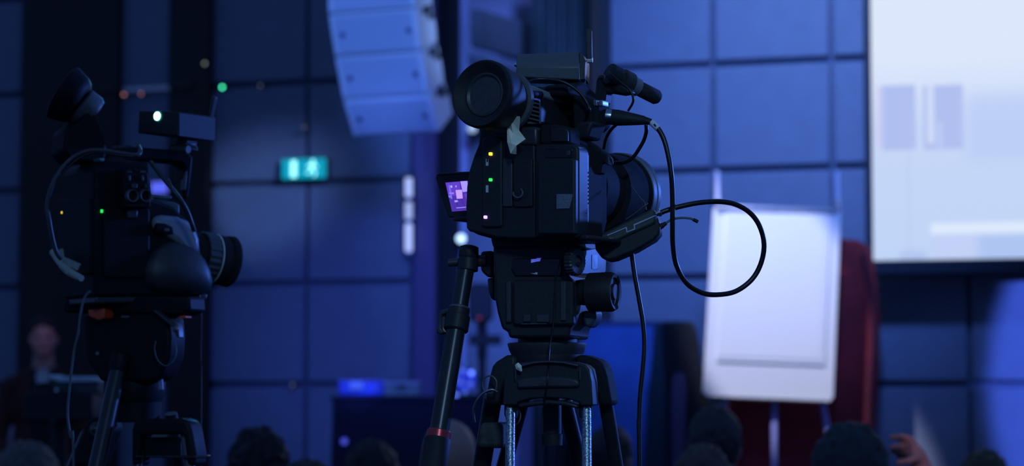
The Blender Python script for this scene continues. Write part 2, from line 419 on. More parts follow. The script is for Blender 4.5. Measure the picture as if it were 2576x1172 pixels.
# ------------------------------------------------------------------ line array of white speakers
M_WHITE = mat('white_cabinet', (0.70, 0.72, 0.78), 0.55, var=0.03)
M_GRILLE = mat('pale_grille', (0.50, 0.54, 0.66), 0.7, var=0.05, scale=300)
la = Thing('line_array_speaker', 'hanging column of white loudspeaker cabinets curving back at the bottom', 'loudspeaker', P(945, 345, 11.5), 24)
edge = [(832, -160), (829, -60), (832, 61), (848, 160), (866, 260), (890, 346)]
pts = []
v = 0.0
ref = la.px(829, 0, -0.18)
zs = [la.px(x, y, 0).z for x, y in edge]
vv = [-0.30, -0.30, -0.285, -0.215, -0.125, -0.005]
wU = 0.49
u0 = la.px(890, 346, vv[-1]).x
for k in range(5):
    za, zb, va, vb = zs[k], zs[k + 1], vv[k], vv[k + 1]
    d = Vector((0, vb - va, zb - za)); L = d.length; d.normalize()
    nrm = Vector((0, -d.z, d.y)).normalized()
    if nrm.y < 0: nrm = -nrm
    A = Vector((0, va, za)) + d * 0.006; B = Vector((0, vb, zb)) - d * 0.006
    dep = 0.19
    prof = [A, A + nrm * 0.05, A + nrm * dep + d * 0.012, A + nrm * (dep + 0.012) + d * L * 0.5, B + nrm * dep - d * 0.004, B + nrm * 0.05, B]
    bm = bmesh.new(); bm_prism(bm, [p + Vector((u0, 0, 0)) for p in prof], [p + Vector((u0 + wU, 0, 0)) for p in prof])
    cab = add_obj('cabinet', bm, M_WHITE, la.o, bevel=0.006)
    # front grille, fittings on the face and on the side
    C = (A + B) / 2
    rot = Matrix((Vector((1, 0, 0)), nrm, -d)).transposed().to_4x4().to_3x3()
    bm = bmesh.new(); bm_box(bm, C + Vector((u0 + wU / 2, 0, 0)) - nrm * 0.004, (wU - 0.06, 0.012, L - 0.035), rot); add_obj('grille', bm, M_GRILLE, cab, bevel=0.004)
    for fu in (0.07, wU - 0.05):
        bm = bmesh.new(); bm_lathe(bm, C + Vector((u0 + fu, 0, 0)) - nrm * 0.018, nrm, [(0, 0.013), (0.02, 0.016)], 14); add_obj('corner_bolt', bm, mat('blue_black_bolt', (0.03, 0.05, 0.16), 0.5), cab, smooth=True)
    bm = bmesh.new(); bm_box(bm, C + nrm * 0.11 - d * L * 0.36 + Vector((u0 + wU + 0.006, 0, 0)), (0.016, 0.08, 0.035), rot); add_obj('rigging_plate', bm, M_JOINT, cab, bevel=0.003)
    bm = bmesh.new(); bm_box(bm, C + nrm * 0.15 - d * L * 0.18 + Vector((u0 + wU + 0.004, 0, 0)), (0.012, 0.05, 0.03), rot); add_obj('rigging_pin', bm, M_BODY2, cab, bevel=0.003)
for fu in (0.08, wU - 0.08):
    bm = bmesh.new(); bm_tube(bm, [(u0 + fu, vv[0] + 0.16, zs[0] - 0.02), (u0 + fu, vv[0] + 0.16, zs[0] + 2.2)], 0.008); add_obj('steel_rope', bm, M_CHR, la.o, smooth=True)

# ------------------------------------------------------------------ wall light with three tubes
t = Thing('tube_light', 'vertical bluish white tube light on the wall edge, three glowing segments', 'light', P(1028, 640, 13.41), YAW_W)
t.rect('backplate', 1015, 438, 1041, 642, 0.035, 0.06, M_BODY2, 0.004)
for y0, y1, s in ((447, 496, 1.1), (508, 552, 0.9), (562, 634, 1.15)):
    a, b = t.px(1028, y0, 0.015), t.px(1028, y1, 0.015)
    t.rod('tube', a, b, [(0, 0.012), (0.06, 0.021), (0.94, 0.021), (1, 0.012)], em('tube_glow_%d' % y0, (0.40, 0.50, 1.0), s), n=16)
    t.rod('tube_socket', b, b - Vector((0, 0, 0.02)), [(0, 0.02), (1, 0.02)], mat('tube_socket', (0.25, 0.28, 0.6), 0.5), n=16)
# violet glow lamps in the recess
def lamp(label, x, y, D, r, col, s):
    t = Thing('stage_lamp', label, 'lamp', P(x, y, D), 0, 'lamps in the wall recess')
    bm = bmesh.new(); bmesh.ops.create_uvsphere(bm, u_segments=16, v_segments=10, radius=r); bmesh.ops.scale(bm, vec=(1, 0.5, 1), verts=bm.verts)
    add_obj('lens', bm, em('lamp_%d' % x, col, s), t.o, smooth=True)
    t.rod('housing', (0, 0.0, 0), (0, 0.14, 0), [(0, r * 1.15), (0.7, r * 1.1), (1, r * 0.6)], M_BODY, n=18)
    t.rod('bracket', (0, 0.07, 0), (0, 0.20, 0.02), [(0, 0.012), (1, 0.012)], M_BODY, n=8)
lamp('round white lamp glowing in the recess below the small monitor', 1160, 600, 13.4, 0.026, (0.45, 0.68, 1.0), 2.4)
lamp('round pale lamp peeking out under the big rubber eyecup', 1188, 322, 13.4, 0.028, (0.42, 0.62, 0.95), 0.9)

# ------------------------------------------------------------------ flipchart
fc = Thing('flipchart', 'bright white flipchart board with a large paper pad on a metal stand', 'flipchart', Vector((P(1945, 1000, 11.8).x, 11.8, 0.4)), 0)
M_BOARD = mat('white_board', (0.80, 0.80, 0.86), 0.5, var=0.02, scale=2)
M_PAPER = mat('paper_pad', (0.84, 0.84, 0.90), 0.8, var=0.02, scale=2)
fc.prism('board', [(1795, 524), (2116, 533), (2097, 1000), (2086, 1012), (1780, 997), (1768, 985)], 0.0, 0.025, M_BOARD, 0.004)
pd = fc.prism('paper_pad', [(1826, 534), (2090, 541), (2074, 918), (1803, 908)], -0.012, -0.001, M_PAPER, 0.002)
fc.prism('paper_sheet', [(1829, 536), (2078, 542), (2064, 905), (1808, 897)], -0.0155, -0.012, M_PAPER, 0.001, parent=pd)
fc.prism('clamp_bar', [(1806, 516), (2106, 524), (2105, 534), (1806, 526)], -0.02, 0.01, mat('brushed_alu', (0.6, 0.62, 0.7), 0.35, 0.9), 0.003)
fc.prism('pen_tray', [(1800, 996), (2080, 1008), (2080, 1014), (1800, 1003)], -0.07, 0.02, M_BODY2, 0.003)
for x in (1806, 2107):
    fc.tube('streak_post', [(x - 2, 430, 0.012), (x, 540, 0.012)], 0.013, mat('streak_pale', (0.62, 0.64, 0.85), 0.5))  # pale rods stand in for bright reflection streaks on the wall
    fc.tube('hook', [(x - 2, 505, 0.0), (x, 520, -0.03), (x, 516, -0.035)], 0.006, M_CHR)
M_LEG = mat('lilac_leg', (0.40, 0.38, 0.85), 0.5)
def to_floor(t, x, y, v, x2, v2):
    a = t.px(x, y, v); b = t.px(x2, y + 150, v2); k = (a.z - 0.0) / (a.z - b.z); return a, a + (b - a) * k
for (x, v, x2, v2) in ((1948, 0.03, 1948, 0.02), (2066, 0.03, 2096, 0.06), (1828, 0.03, 1806, 0.06)):
    a, b = to_floor(fc, x, 1000, v, x2, v2)
    if b.z != 0: b.z = 0.0
    fc.rod('leg', a, b, [(0, 0.014), (1, 0.016)], M_LEG, n=14)
a = fc.px(1975, 1008, 0.03)
# ------------------------------------------------------------------ red drape behind the flipchart
def loft(name, secs, m, parent, v_of, n=40, th=0.16, fold=0.0, folds=9):
    """secs: (y_px, xl_px, xr_px); closed rounded body with folds, thickness th"""
    bm = bmesh.new(); rings = []
    for (pl, pr) in secs:
        c = (pl + pr) / 2; hw = (pr - pl).length / 2; ax = (pr - pl).normalized()
        ring = []
        for i in range(n):
            a = 2 * math.pi * i / n
            k = 1 + fold * math.sin(folds * a)
            ca, sa = math.cos(a), math.sin(a)
            ex = math.copysign(abs(ca) ** 0.6, ca); ey = math.copysign(abs(sa) ** 0.6, sa)
            ring.append(bm.verts.new(c + ax * (hw * ex) + Vector((0, th * ey * k, 0))))
        rings.append(ring)
    for k in range(len(rings) - 1):
        for i in range(n): bm.faces.new((rings[k][i], rings[k][(i + 1) % n], rings[k + 1][(i + 1) % n], rings[k + 1][i]))
    bm.faces.new(rings[0][::-1]); bm.faces.new(rings[-1])
    return add_obj(name, bm, m, parent, smooth=True)
M_REDC = mat('dark_red_cloth', (0.30, 0.02, 0.03), 0.85, var=0.25, scale=5)
rd = Thing('red_drape', 'tall dark red cloth drape with rounded shoulder, behind the flipchart', 'drape', Vector((P(2020, 1000, 12.22).x, 12.22, 0.4)), 0)
rows = [(604, 1950, 2140), (606, 1900, 2160), (620, 1865, 2182), (650, 1850, 2196), (720, 1840, 2206), (800, 1834, 2213), (960, 1829, 2206), (1090, 1826, 2200), (1172, 1824, 2198)]
secs = [(rd.px(a, y, 0), rd.px(b, y, 0)) for y, a, b in rows]
secs.append((Vector((secs[-1][0].x, 0, 0)), Vector((secs[-1][1].x, 0, 0))))
loft('cloth_body', secs, M_REDC, rd.o, None, th=0.11, fold=0.10, folds=11)
rd.tube('fold', [(2170, 640, -0.125), (2190, 740, -0.112), (2193, 860, -0.112), (2184, 1000, -0.112), (2182, 1172, -0.112)], 0.014, mat('dark_fold', (0.09, 0.01, 0.03), 0.9))

# ------------------------------------------------------------------ blue panel and black cover on the stage
M_ROYAL = mat('royal_blue_fabric', (0.05, 0.15, 0.55), 0.8, var=0.3, scale=3)
bp = Thing('display_panel', 'royal blue fabric display panel standing behind the tripod', 'panel', Vector((P(1560, 1000, 12.55).x, 12.55, 0.4)), 0)
a = bp.px(1462, 812, 0); b = bp.px(1672, 810, 0)
bp.box('fabric_face', ((a.x + b.x) / 2, 0, a.z / 2 + 0.02), (b.x - a.x, 0.03, a.z - 0.06), M_ROYAL, 0.006)
for x in (a.x - 0.008, b.x + 0.008): bp.box('edge_post', (x, 0, a.z / 2 + 0.01), (0.022, 0.045, a.z - 0.02), M_BODY2, 0.004)
bp.box('top_rail', ((a.x + b.x) / 2, 0, a.z), (b.x - a.x + 0.04, 0.05, 0.02), mat('navy_rail', (0.03, 0.05, 0.2), 0.5), 0.004)
for x in (a.x, b.x): bp.box('foot', (x, 0, 0.012), (0.05, 0.4, 0.024), M_BODY2, 0.004)
bc = Thing('cloth_cover', 'black cloth covered stand between blue panel and flipchart', 'covered stand', Vector((P(1730, 1000, 12.12).x, 12.12, 0.4)), 0)
rows = [(809, 1672, 1728), (812, 1662, 1742), (830, 1657, 1752), (870, 1655, 1758), (920, 1650, 1764), (1000, 1640, 1782), (1172, 1630, 1800)]
secs = [(bc.px(x0, y, 0), bc.px(x1, y, 0)) for y, x0, x1 in rows]
secs.append((Vector((secs[-1][0].x, 0, 0)), Vector((secs[-1][1].x, 0, 0))))
loft('black_cloth', secs, mat('black_cloth', (0.006, 0.008, 0.016), 0.9), bc.o, None, th=0.13, fold=0.06, folds=7)
rows = [(938, 1702, 1716), (945, 1694, 1722), (980, 1690, 1727), (1060, 1688, 1724), (1172, 1690, 1722)]
secs = [(bc.px(x0, y, -0.15), bc.px(x1, y, -0.15)) for y, x0, x1 in rows]
secs.append((Vector((secs[-1][0].x, -0.15, 0)), Vector((secs[-1][1].x, -0.15, 0))))
loft('violet_strip', secs, mat('violet_cloth', (0.11, 0.07, 0.17), 0.8), bc.o, None, th=0.02)
rows = [(818, 1646, 1664), (900, 1640, 1668), (1000, 1630, 1680), (1172, 1622, 1684)]
secs = [(bc.px(x0, y, -0.08), bc.px(x1, y, -0.08)) for y, x0, x1 in rows]
secs.append((Vector((secs[-1][0].x, -0.08, 0)), Vector((secs[-1][1].x, -0.08, 0))))
loft('teal_flap', secs, mat('dark_teal_cloth', (0.018, 0.05, 0.09), 0.85), bc.o, None, th=0.05)

# ------------------------------------------------------------------ black table with boxes and a lamp
tb = Thing('covered_table', 'black cloth covered table by the wall, with lit boxes on it', 'table', Vector((P(1020, 1000, 11.4).x, 11.4, 0.4)), 0)
a, b = tb.px(836, 998, 0), tb.px(1225, 998, 0)
M_TBL = mat('navy_black_cloth', (0.022, 0.024, 0.075), 0.85, var=0.2, scale=4)
bm = bmesh.new(); n = 80; ring0, ring1 = [], []
per = [(a.x, 0.0), (b.x, 0.0), (b.x, 0.6), (a.x, 0.6)]
for e in range(4):
    p, q = Vector((*per[e], 0)), Vector((*per[(e + 1) % 4], 0)); dn = (q - p).normalized(); nn = Vector((dn.y, -dn.x, 0))
    for i in range(n // 4):
        c_ = p.lerp(q, i / (n // 4)); ring0.append(bm.verts.new((c_.x, c_.y, a.z - 0.02)))
        c2 = c_ + nn * (0.014 + 0.012 * math.sin(i * 2.1)); ring1.append(bm.verts.new((c2.x, c2.y, 0.0)))
for i in range(n): bm.faces.new((ring0[i], ring0[(i + 1) % n], ring1[(i + 1) % n], ring1[i]))
bm.faces.new(ring0); bm.faces.new(ring1[::-1])
add_obj('cloth_skirt', bm, M_TBL, tb.o)
tb.box('table_top', ((a.x + b.x) / 2, 0.3, a.z - 0.008), (b.x - a.x + 0.02, 0.62, 0.022), M_TBL, 0.006)
tb.rod('blue_lamp', tb.px(866, 1110, -0.03), tb.px(866, 1110, 0.0), [(0, 0.012), (1, 0.016)], em('table_blue', (0.08, 0.1, 0.9), 0.8), n=12)
ztop = 0.4 + a.z + 0.004
bx = Thing('equipment_box', 'shallow box glowing blue in the stage light, left end of the black table', 'box', Vector((P(908, 990, 11.5).x, 11.5, ztop)), 0)
M_BLUEB = mat('blue_lit_case', (0.10, 0.16, 0.95), 0.35, var=0.3, scale=14)  # blue of the stage light is put into case, lid and latch colours
bx.box('case', (0, 0.08, 0.034), (0.225, 0.2, 0.066), M_BLUEB, 0.012)
bx.box('lid', (0, 0.08, 0.072), (0.232, 0.21, 0.012), mat('blue_lit_lid', (0.2, 0.25, 0.9), 0.4), 0.004)
bx.box('latch', (-0.02, -0.026, 0.05), (0.07, 0.012, 0.04), mat('blue_lit_latch', (0.4, 0.55, 1.0), 0.4), 0.004)
bx.box('latch', (0.08, -0.026, 0.04), (0.03, 0.012, 0.03), MATS['blue_lit_lid'], 0.004)
bx = Thing('equipment_box', 'shallow grey box beside the blue one on the black table', 'box', Vector((P(1010, 990, 11.5).x, 11.5, ztop)), 0)
M_GRB = mat('grey_case', (0.30, 0.42, 0.46), 0.6)
bx.box('case', (0, 0.08, 0.024), (0.175, 0.2, 0.046), M_GRB, 0.006)
bx.box('lid', (0, 0.08, 0.062), (0.18, 0.21, 0.024), mat('grey_lid', (0.45, 0.5, 0.7), 0.6), 0.006)
bx.box('latch', (0, -0.025, 0.046), (0.04, 0.01, 0.02), M_BODY2, 0.002)
lp = Thing('led_par_light', 'small black stage light with round blue lenses, on the black table', 'stage light', Vector((P(1168, 990, 11.45).x, 11.45, ztop)), 0)
cz = lp.px(1168, 955, 0).z
lp.rod('housing', (0, 0.0, cz), (0, 0.16, cz), [(0, 0.062), (0.1, 0.066), (0.8, 0.064), (1, 0.04)], M_BODY)
lp.rod('lens_plate', (0, -0.004, cz), (0, 0.004, cz), [(0, 0.06), (1, 0.06)], mat('blue_lens_plate', (0.04, 0.06, 0.5), 0.3, emit=(0.03, 0.06, 0.9), estr=0.4))
for x, y, s in ((1163, 932, 0.9), (1186, 938, 2.6), (1160, 962, 0.7), (1183, 966, 0.8), (1146, 950, 0.8), (1147, 995, 2.0), (1170, 985, 0.7)):
    p = lp.px(x, y, -0.008)
    lp.rod('lens', p, p + Vector((0, 0.01, 0)), [(0, 0.009), (0.4, 0.013), (1, 0.013)], em('par_lens_%d' % int(s * 10), (0.10, 0.20, 1.0), s), n=14)
for sx in (-1, 1): lp.box('yoke_arm', (sx * 0.074, 0.06, cz * 0.5), (0.01, 0.03, cz + 0.02), M_BODY, 0.002)
lp.box('yoke_base', (0, 0.06, 0.005), (0.158, 0.05, 0.01), M_BODY, 0.002)
# moving light on a stand behind the tripod
ms = Thing('light_stand', 'black stage lamp on a slim stand with one dim red light', 'stage light', Vector((P(1212, 1000, 12.7).x, 12.7, 0.4)), 0)
ms.tube('pole', [(1212, 790, 0.0), (1213, 900, 0.0)], 0.03, M_BODY)
a = ms.px(1213, 900, 0); ms.rod('lower_pole', a, (a.x, 0, 0.0), [(0, 0.022), (1, 0.022)], M_BODY, n=14)
ms.prism('lamp_head', rounded(1178, 712, 1240, 808, 14), -0.08, 0.08, M_BODY, 0.01)
ms.rect('crossbar', 1180, 842, 1262, 868, -0.03, 0.03, M_BODY, 0.006)
p = ms.px(1206, 800, -0.085); ms.rod('red_light', p, p + Vector((0, 0.012, 0)), [(0, 0.009), (1, 0.011)], em('dim_red', (0.9, 0.05, 0.05), 0.2), n=12)
for k in range(3):
    an = math.radians(30 + 120 * k); ms.rod('foot', (a.x, 0, 0.22), (a.x + 0.35 * math.cos(an), 0.35 * math.sin(an), 0.01), [(0, 0.012), (1, 0.012)], M_BODY, n=10)
# small lit monitor seen through the handle of the left camera
mo = Thing('wall_monitor', 'small glowing violet blue wall display seen through the left camera handle', 'display', (0, 13.3, 0), YAW_W)
c = mo.px(402, 472, -0.09); mo.o.location = mo.loc + mo.r * c.x + mo.f * c.y + Vector((0, 0, c.z))
mo.box('case', (0, 0.02, 0), (0.125, 0.05, 0.085), M_BODY2, 0.004); mo.box('lit_screen', (0, -0.008, 0), (0.11, 0.008, 0.07), em('monitor_blue', (0.10, 0.14, 0.95), 1.0), 0.002)

# ================================================================== PEOPLE
def ell(bm, c, r, seg=20):
    m = Matrix.Translation(Vector(c)) @ Matrix.Diagonal((*r, 1)); bmesh.ops.create_uvsphere(bm, u_segments=seg, v_segments=seg // 2 + 2, radius=1.0, matrix=m)
def cap(bm, p0, p1, r0, r1, n=14):
    p0, p1 = Vector(p0), Vector(p1); d = p1 - p0; L = d.length
    prof = [(-r0 * 0.9, r0 * 0.35), (-r0 * 0.5, r0 * 0.86), (0, r0), (L, r1), (L + r1 * 0.5, r1 * 0.86), (L + r1 * 0.9, r1 * 0.35)]
    bm_lathe(bm, p0, d, prof, n)
def remeshed(bm, voxel, smooth=5):
    me = bpy.data.meshes.new('tmp'); bm.to_mesh(me); bm.free()
    o = bpy.data.objects.new('tmp', me); COL.objects.link(o)
    r = o.modifiers.new('r', 'REMESH'); r.mode = 'VOXEL'; r.voxel_size = voxel
    s = o.modifiers.new('s', 'SMOOTH'); s.factor = 0.5; s.iterations = smooth
    dg = bpy.context.evaluated_depsgraph_get()
    out = bpy.data.meshes.new_from_object(o.evaluated_get(dg))
    bpy.data.objects.remove(o); return out
M_SKIN = mat('skin', (0.42, 0.25, 0.22), 0.55, var=0.08, scale=20)
def head_parts(bm, c, tilt=0.0):
    """c: head centre; head about 0.23 tall, facing +y"""
    c = Vector(c)
    ell(bm, c + Vector((0, -0.008, 0.022)), (0.076, 0.096, 0.092))        # skull
    ell(bm, c + Vector((0, 0.026, -0.042)), (0.066, 0.070, 0.078))        # face
    ell(bm, c + Vector((0, 0.058, -0.098)), (0.036, 0.030, 0.024))        # chin
    ell(bm, c + Vector((0, 0.094, -0.028)), (0.013, 0.018, 0.024))        # nose
    ell(bm, c + Vector((0, 0.086, 0.012)), (0.042, 0.016, 0.012))         # brow
    ell(bm, c + Vector((0, 0.086, -0.066)), (0.022, 0.013, 0.009))        # lips
    for s in (-1, 1):
        ell(bm, c + Vector((s * 0.075, -0.002, -0.012)), (0.010, 0.020, 0.033))   # ears
        ell(bm, c + Vector((s * 0.034, 0.072, -0.03)), (0.022, 0.02, 0.018))   # cheeks
def hair_mesh(c, k=1.0, nape=-0.075, rough=0.006, seed=0, crown=0.0):
    bm = bmesh.new(); c = Vector(c)
    bmesh.ops.create_uvsphere(bm, u_segments=44, v_segments=28, radius=1.0)
    kill = []
    for v in bm.verts:
        p = v.co.copy()
        q = Vector((p.x * 0.086 * k, p.y * 0.108 * k - 0.012, p.z * 0.106 * k + 0.024 + crown))
        # hairline: high at the forehead, ear height at the sides, low at the nape
        line = nape + (0.060 if q.y > -0.02 else 0.0) + max(0.0, q.y) * 0.95
        nz = noise.noise(Vector((p.x * 5 + seed, p.y * 5, p.z * 5))) + 0.6 * noise.noise(Vector((p.x * 13, p.y * 13 + seed, p.z * 5)))
        q += p.normalized() * rough * nz * 1.6
        if q.z < line - 0.012: kill.append(v)
        v.co = c + q
    bmesh.ops.delete(bm, geom=kill, context='VERTS')
    return bm
def place_hair(parent, bm, m):
    o = add_obj('hair', bm, m, parent, smooth=True)
    md = o.modifiers.new('thick', 'SOLIDIFY'); md.thickness = 0.014; md.offset = -1
    return o
def finish_person(t, me, mats, pick):
    for m in mats: me.materials.append(m)
    for p in me.polygons:
        p.use_smooth = True; p.material_index = pick(p.center)
    o = bpy.data.objects.new('body', me); COL.objects.link(o); o.parent = t.o
    return o
def seated(label, x, ytop, D, yaw=0.0, hair=(0.02, 0.018, 0.02), cloth=(0.02, 0.02, 0.04), bald=False, k=1.0, hand=False, lean=0.0, seed=0, hairrough=0.006):
    top = P(x, ytop, D)
    t = Thing('person', label, 'person', Vector((top.x, D, 0.0)), yaw, 'seated audience')
    hz = top.z - 0.130 * k if not bald else top.z - 0.116
    c = Vector((lean, 0.02, hz)); sh = hz - 0.26
    bm = bmesh.new(); head_parts(bm, c)
    cap(bm, (0, -0.02, sh), c + Vector((0, -0.02, -0.05)), 0.064, 0.055)
    for s in (-1, 1):
        cap(bm, (s * 0.03, -0.02, sh + 0.035), (s * 0.175, -0.02, sh - 0.03), 0.062, 0.066)
    hip = 0.52
    ell(bm, (0, 0, sh - 0.13), (0.185, 0.118, 0.19)); ell(bm, (0, 0, sh - 0.30), (0.165, 0.115, 0.2)); ell(bm, (0, 0, hip + 0.04), (0.18, 0.135, 0.14))
    for s in (-1, 1):
        if hand and s == 1:
            e = Vector((0.235, 0.14, sh - 0.20)); wv = hand_w
            cap(bm, (0.185, -0.02, sh - 0.04), e, 0.052, 0.042); cap(bm, e, wv, 0.042, 0.028)
        else:
            cap(bm, (s * 0.185, -0.02, sh - 0.04), (s * 0.225, 0.02, sh - 0.30), 0.052, 0.042); cap(bm, (s * 0.225, 0.02, sh - 0.30), (s * 0.12, 0.24, hip + 0.13), 0.042, 0.028)
            ell(bm, (s * 0.10, 0.29, hip + 0.12), (0.042, 0.06, 0.022))
        cap(bm, (s * 0.09, 0.0, hip), (s * 0.12, 0.42, hip - 0.02), 0.085, 0.062); cap(bm, (s * 0.12, 0.42, hip - 0.03), (s * 0.12, 0.40, 0.09), 0.056, 0.042)
        cap(bm, (s * 0.12, 0.38, 0.045), (s * 0.13, 0.55, 0.04), 0.044, 0.038)
    if hand:
        # raised right hand: palm and five separate bent fingers curled to the left
        for seg in hand_chain: cap(bm, *seg, n=10)
        me = remeshed(bm, 0.0065, 3)
    else: me = remeshed(bm, 0.012, 4)
    mc = mat('cloth_%s' % label[:28], cloth, 0.9, var=0.2, scale=25)
    def pick(p):
        if p.z > sh + 0.075: return 0
        if hand and p.x > 0.15 and p.z > hand_w.z - 0.02: return 0
        return 1
    finish_person(t, me, [M_SKIN, mc], pick)
    if not bald:
        place_hair(t.o, hair_mesh(c, k, seed=seed, rough=hairrough), mat('hair_%s' % label[:28], hair, 0.6, var=0.5, scale=90, bump=0.4))
    return t
DH = 5.4
hx = P(2140, 1060, DH)
def hp(px, py, dv=0.0):
    p = P(px, py, DH + 0.22 + dv); return Vector((p.x - hx.x, p.y - DH, p.z))
hand_w = hp(2322, 1185)
knu = [hp(2304, 1128), hp(2308, 1142), hp(2312, 1156), hp(2314, 1168)]
hand_chain = [(hand_w, hp(2306, 1145), 0.026, 0.024), (hp(2316, 1168), hp(2290, 1108), 0.018, 0.014), (hp(2318, 1172, 0.03), hp(2300, 1120, 0.03), 0.018, 0.013)]
for i, (a, b, c_) in enumerate((((2296, 1106), (2268, 1097), (2238, 1101)), ((2296, 1118), (2268, 1122), (2240, 1126)), ((2300, 1134), (2276, 1136), (2246, 1138)), ((2304, 1152), (2282, 1150), (2258, 1152)))):
    r = (0.0085, 0.009, 0.0085, 0.0075)[i]; dv = 0.012 * i
    hand_chain += [(hp(*a, dv), hp(*b, dv - 0.012), r * 1.12, r), (hp(*b, dv - 0.012), hp(*c_, dv + 0.01), r, r * 0.85)]
hand_chain += [(hp(2308, 1150, -0.02), hp(2286, 1160, -0.05), 0.012, 0.010), (hp(2286, 1160, -0.05), hp(2258, 1164, -0.045), 0.010, 0.008)]
seated('person with short dark hair and raised hand, in front of the red drape', 2140, 1060, DH, 0, hair=(0.03, 0.036, 0.04), hand=True, k=1.06, seed=3)
seated('person with brown hair seen from behind, just below the flipchart left corner', 1797, 1021, 7.2, 12, hair=(0.045, 0.04, 0.045), k=1.0, seed=5)
seated('person low in front, short brown hair, between big tripod and red drape', 1766, 1118, 6.3, 14, hair=(0.09, 0.06, 0.05), k=0.94, seed=8)
seated('dark haired person behind the right leg of the big tripod', 1532, 1070, 8.2, 20, hair=(0.03, 0.025, 0.03), k=0.92, seed=2)
seated('bald person in the gap between pan handle and big tripod', 1128, 1052, 6.4, 10, bald=True)
seated('person with black hair in front of the black table', 934, 1104, 7.4, 0, hair=(0.006, 0.006, 0.012), k=1.05, seed=11)
seated('person with tousled dark hair in front of the exit sign wall', 652, 1078, 6.5, -8, hair=(0.006, 0.006, 0.012), cloth=(0.03, 0.03, 0.3), k=1.0, seed=13, hairrough=0.012)
seated('person low at the frame edge between two dark haired heads', 775, 1156, 5.5, 0, hair=(0.02, 0.018, 0.016), k=0.98, seed=17)
seated('fair haired person near the right corner, before the lit blue wall', 2476, 1133, 6.6, 0, hair=(0.085, 0.065, 0.03), k=0.9, seed=19)
seated('person with greying hair at the far left bottom corner', 62, 1108, 6.2, 25, hair=(0.10, 0.09, 0.085), k=0.97, seed=23)
# ---- standing man by the dark pilaster
def standing():
    D = 13.0; top = P(112, 792, D)
    t = Thing('person', 'standing person in dark red jacket and pale shirt by the wooden pilaster', 'person', Vector((top.x, D, 0)), 180 - 8)
    hz = top.z - 0.125; c = Vector((0, 0.03, hz)); sh = hz - 0.255
    bm = bmesh.new(); head_parts(bm, c)
    cap(bm, (0, -0.01, sh), c + Vector((0, -0.015, -0.05)), 0.066, 0.056)
    for s in (-1, 1):
        cap(bm, (s * 0.03, -0.01, sh + 0.03), (s * 0.18, -0.01, sh - 0.04), 0.062, 0.07)
        cap(bm, (s * 0.20, -0.01, sh - 0.05), (s * 0.245, 0.02, sh - 0.34), 0.058, 0.046); cap(bm, (s * 0.245, 0.02, sh - 0.34), (s * 0.13, 0.20, sh - 0.50), 0.044, 0.03)
        cap(bm, (s * 0.11, 0.215, sh - 0.52), (s * 0.05, 0.235, sh - 0.555), 0.036, 0.026)
        for q in range(4): cap(bm, (s * (0.07 - 0.004 * q), 0.245, sh - 0.53 - 0.017 * q), (s * (0.00 - 0.003 * q), 0.265, sh - 0.545 - 0.017 * q), 0.010, 0.008, 8)
        cap(bm, (s * 0.095, 0, 0.92), (s * 0.105, 0.01, 0.5), 0.088, 0.062); cap(bm, (s * 0.105, 0.01, 0.5), (s * 0.11, -0.02, 0.09), 0.06, 0.042)
        cap(bm, (s * 0.11, -0.03, 0.045), (s * 0.13, 0.15, 0.04), 0.044, 0.038)
    ell(bm, (0, 0, sh - 0.14), (0.19, 0.125, 0.2)); ell(bm, (0, 0, sh - 0.34), (0.17, 0.12, 0.22)); ell(bm, (0, 0, 0.95), (0.175, 0.13, 0.15))
    me = remeshed(bm, 0.011, 3)
    M_JK = mat('dark_red_jacket', (0.075, 0.018, 0.014), 0.85, var=0.25, scale=12); M_SH = mat('pale_shirt', (0.5, 0.5, 0.55), 0.8); M_TR = mat('dark_trousers', (0.01, 0.01, 0.015), 0.9)
    def pick(p):
        if p.z > sh + 0.075: return 0
        if p.y > 0.05 and abs(p.x) < 0.006 + (p.z - (sh - 0.20)) * 0.13 and p.z > sh - 0.18: return 2
        if p.y > 0.19 and p.z < sh - 0.47 and p.z > sh - 0.66: return 0
        if p.y > 0.0 and abs(p.x) < 0.075 and p.z > sh - 0.5: return 3
        return 1 if p.z > 0.86 else 3
    finish_person(t, me, [M_SKIN, M_JK, M_SH, M_TR], pick)
    place_hair(t.o, hair_mesh(c, 1.0, seed=31), mat('hair_standing', (0.008, 0.007, 0.01), 0.7, var=0.4, scale=90))
    for s in (-1, 1):
        bm = bmesh.new(); ell(bm, c + Vector((s * 0.030, 0.089, -0.004)), (0.012, 0.008, 0.007), 12); add_obj('eye', bm, mat('dark_eye', (0.02, 0.02, 0.03), 0.3), t.o, smooth=True)
standing()
# ---- control desk in front of the standing person
ds = Thing('control_desk', 'small dark control desk with a pale lit top edge, beside the left tripod', 'control desk', Vector((P(170, 1000, 7.0).x, 7.0, 0.0)), 0)
ds.prism('console', [(128, 950), (248, 956), (246, 992), (128, 1000)], 0.0, 0.16, mat('console_face', (0.05, 0.075, 0.08), 0.5), 0.006)
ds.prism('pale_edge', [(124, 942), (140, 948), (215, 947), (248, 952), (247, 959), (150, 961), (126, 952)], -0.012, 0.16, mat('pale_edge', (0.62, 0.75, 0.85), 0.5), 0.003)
ds.prism('knob_panel', rounded(60, 985, 232, 1058, 12), -0.02, 0.2, M_BODY, 0.006)
ds.prism('side_block', rounded(92, 962, 132, 1000, 10), -0.01, 0.1, M_BODY, 0.005)
for x, y, r, m in ((142, 981, 0.006, M_CHR), (166, 980, 0.013, M_BODY2), (131, 1058, 0.008, M_BODY2)):
    p = ds.px(x, y, -0.035); ds.rod('knob', p, p + Vector((0, 0.04, 0)), [(0, r * 0.8), (0.3, r), (1, r)], m, n=14)
a = ds.px(150, 1050, 0.09); ds.rod('stand_pole', a, (a.x, 0.09, 0.0), [(0, 0.025), (1, 0.03)], M_BODY, n=14)
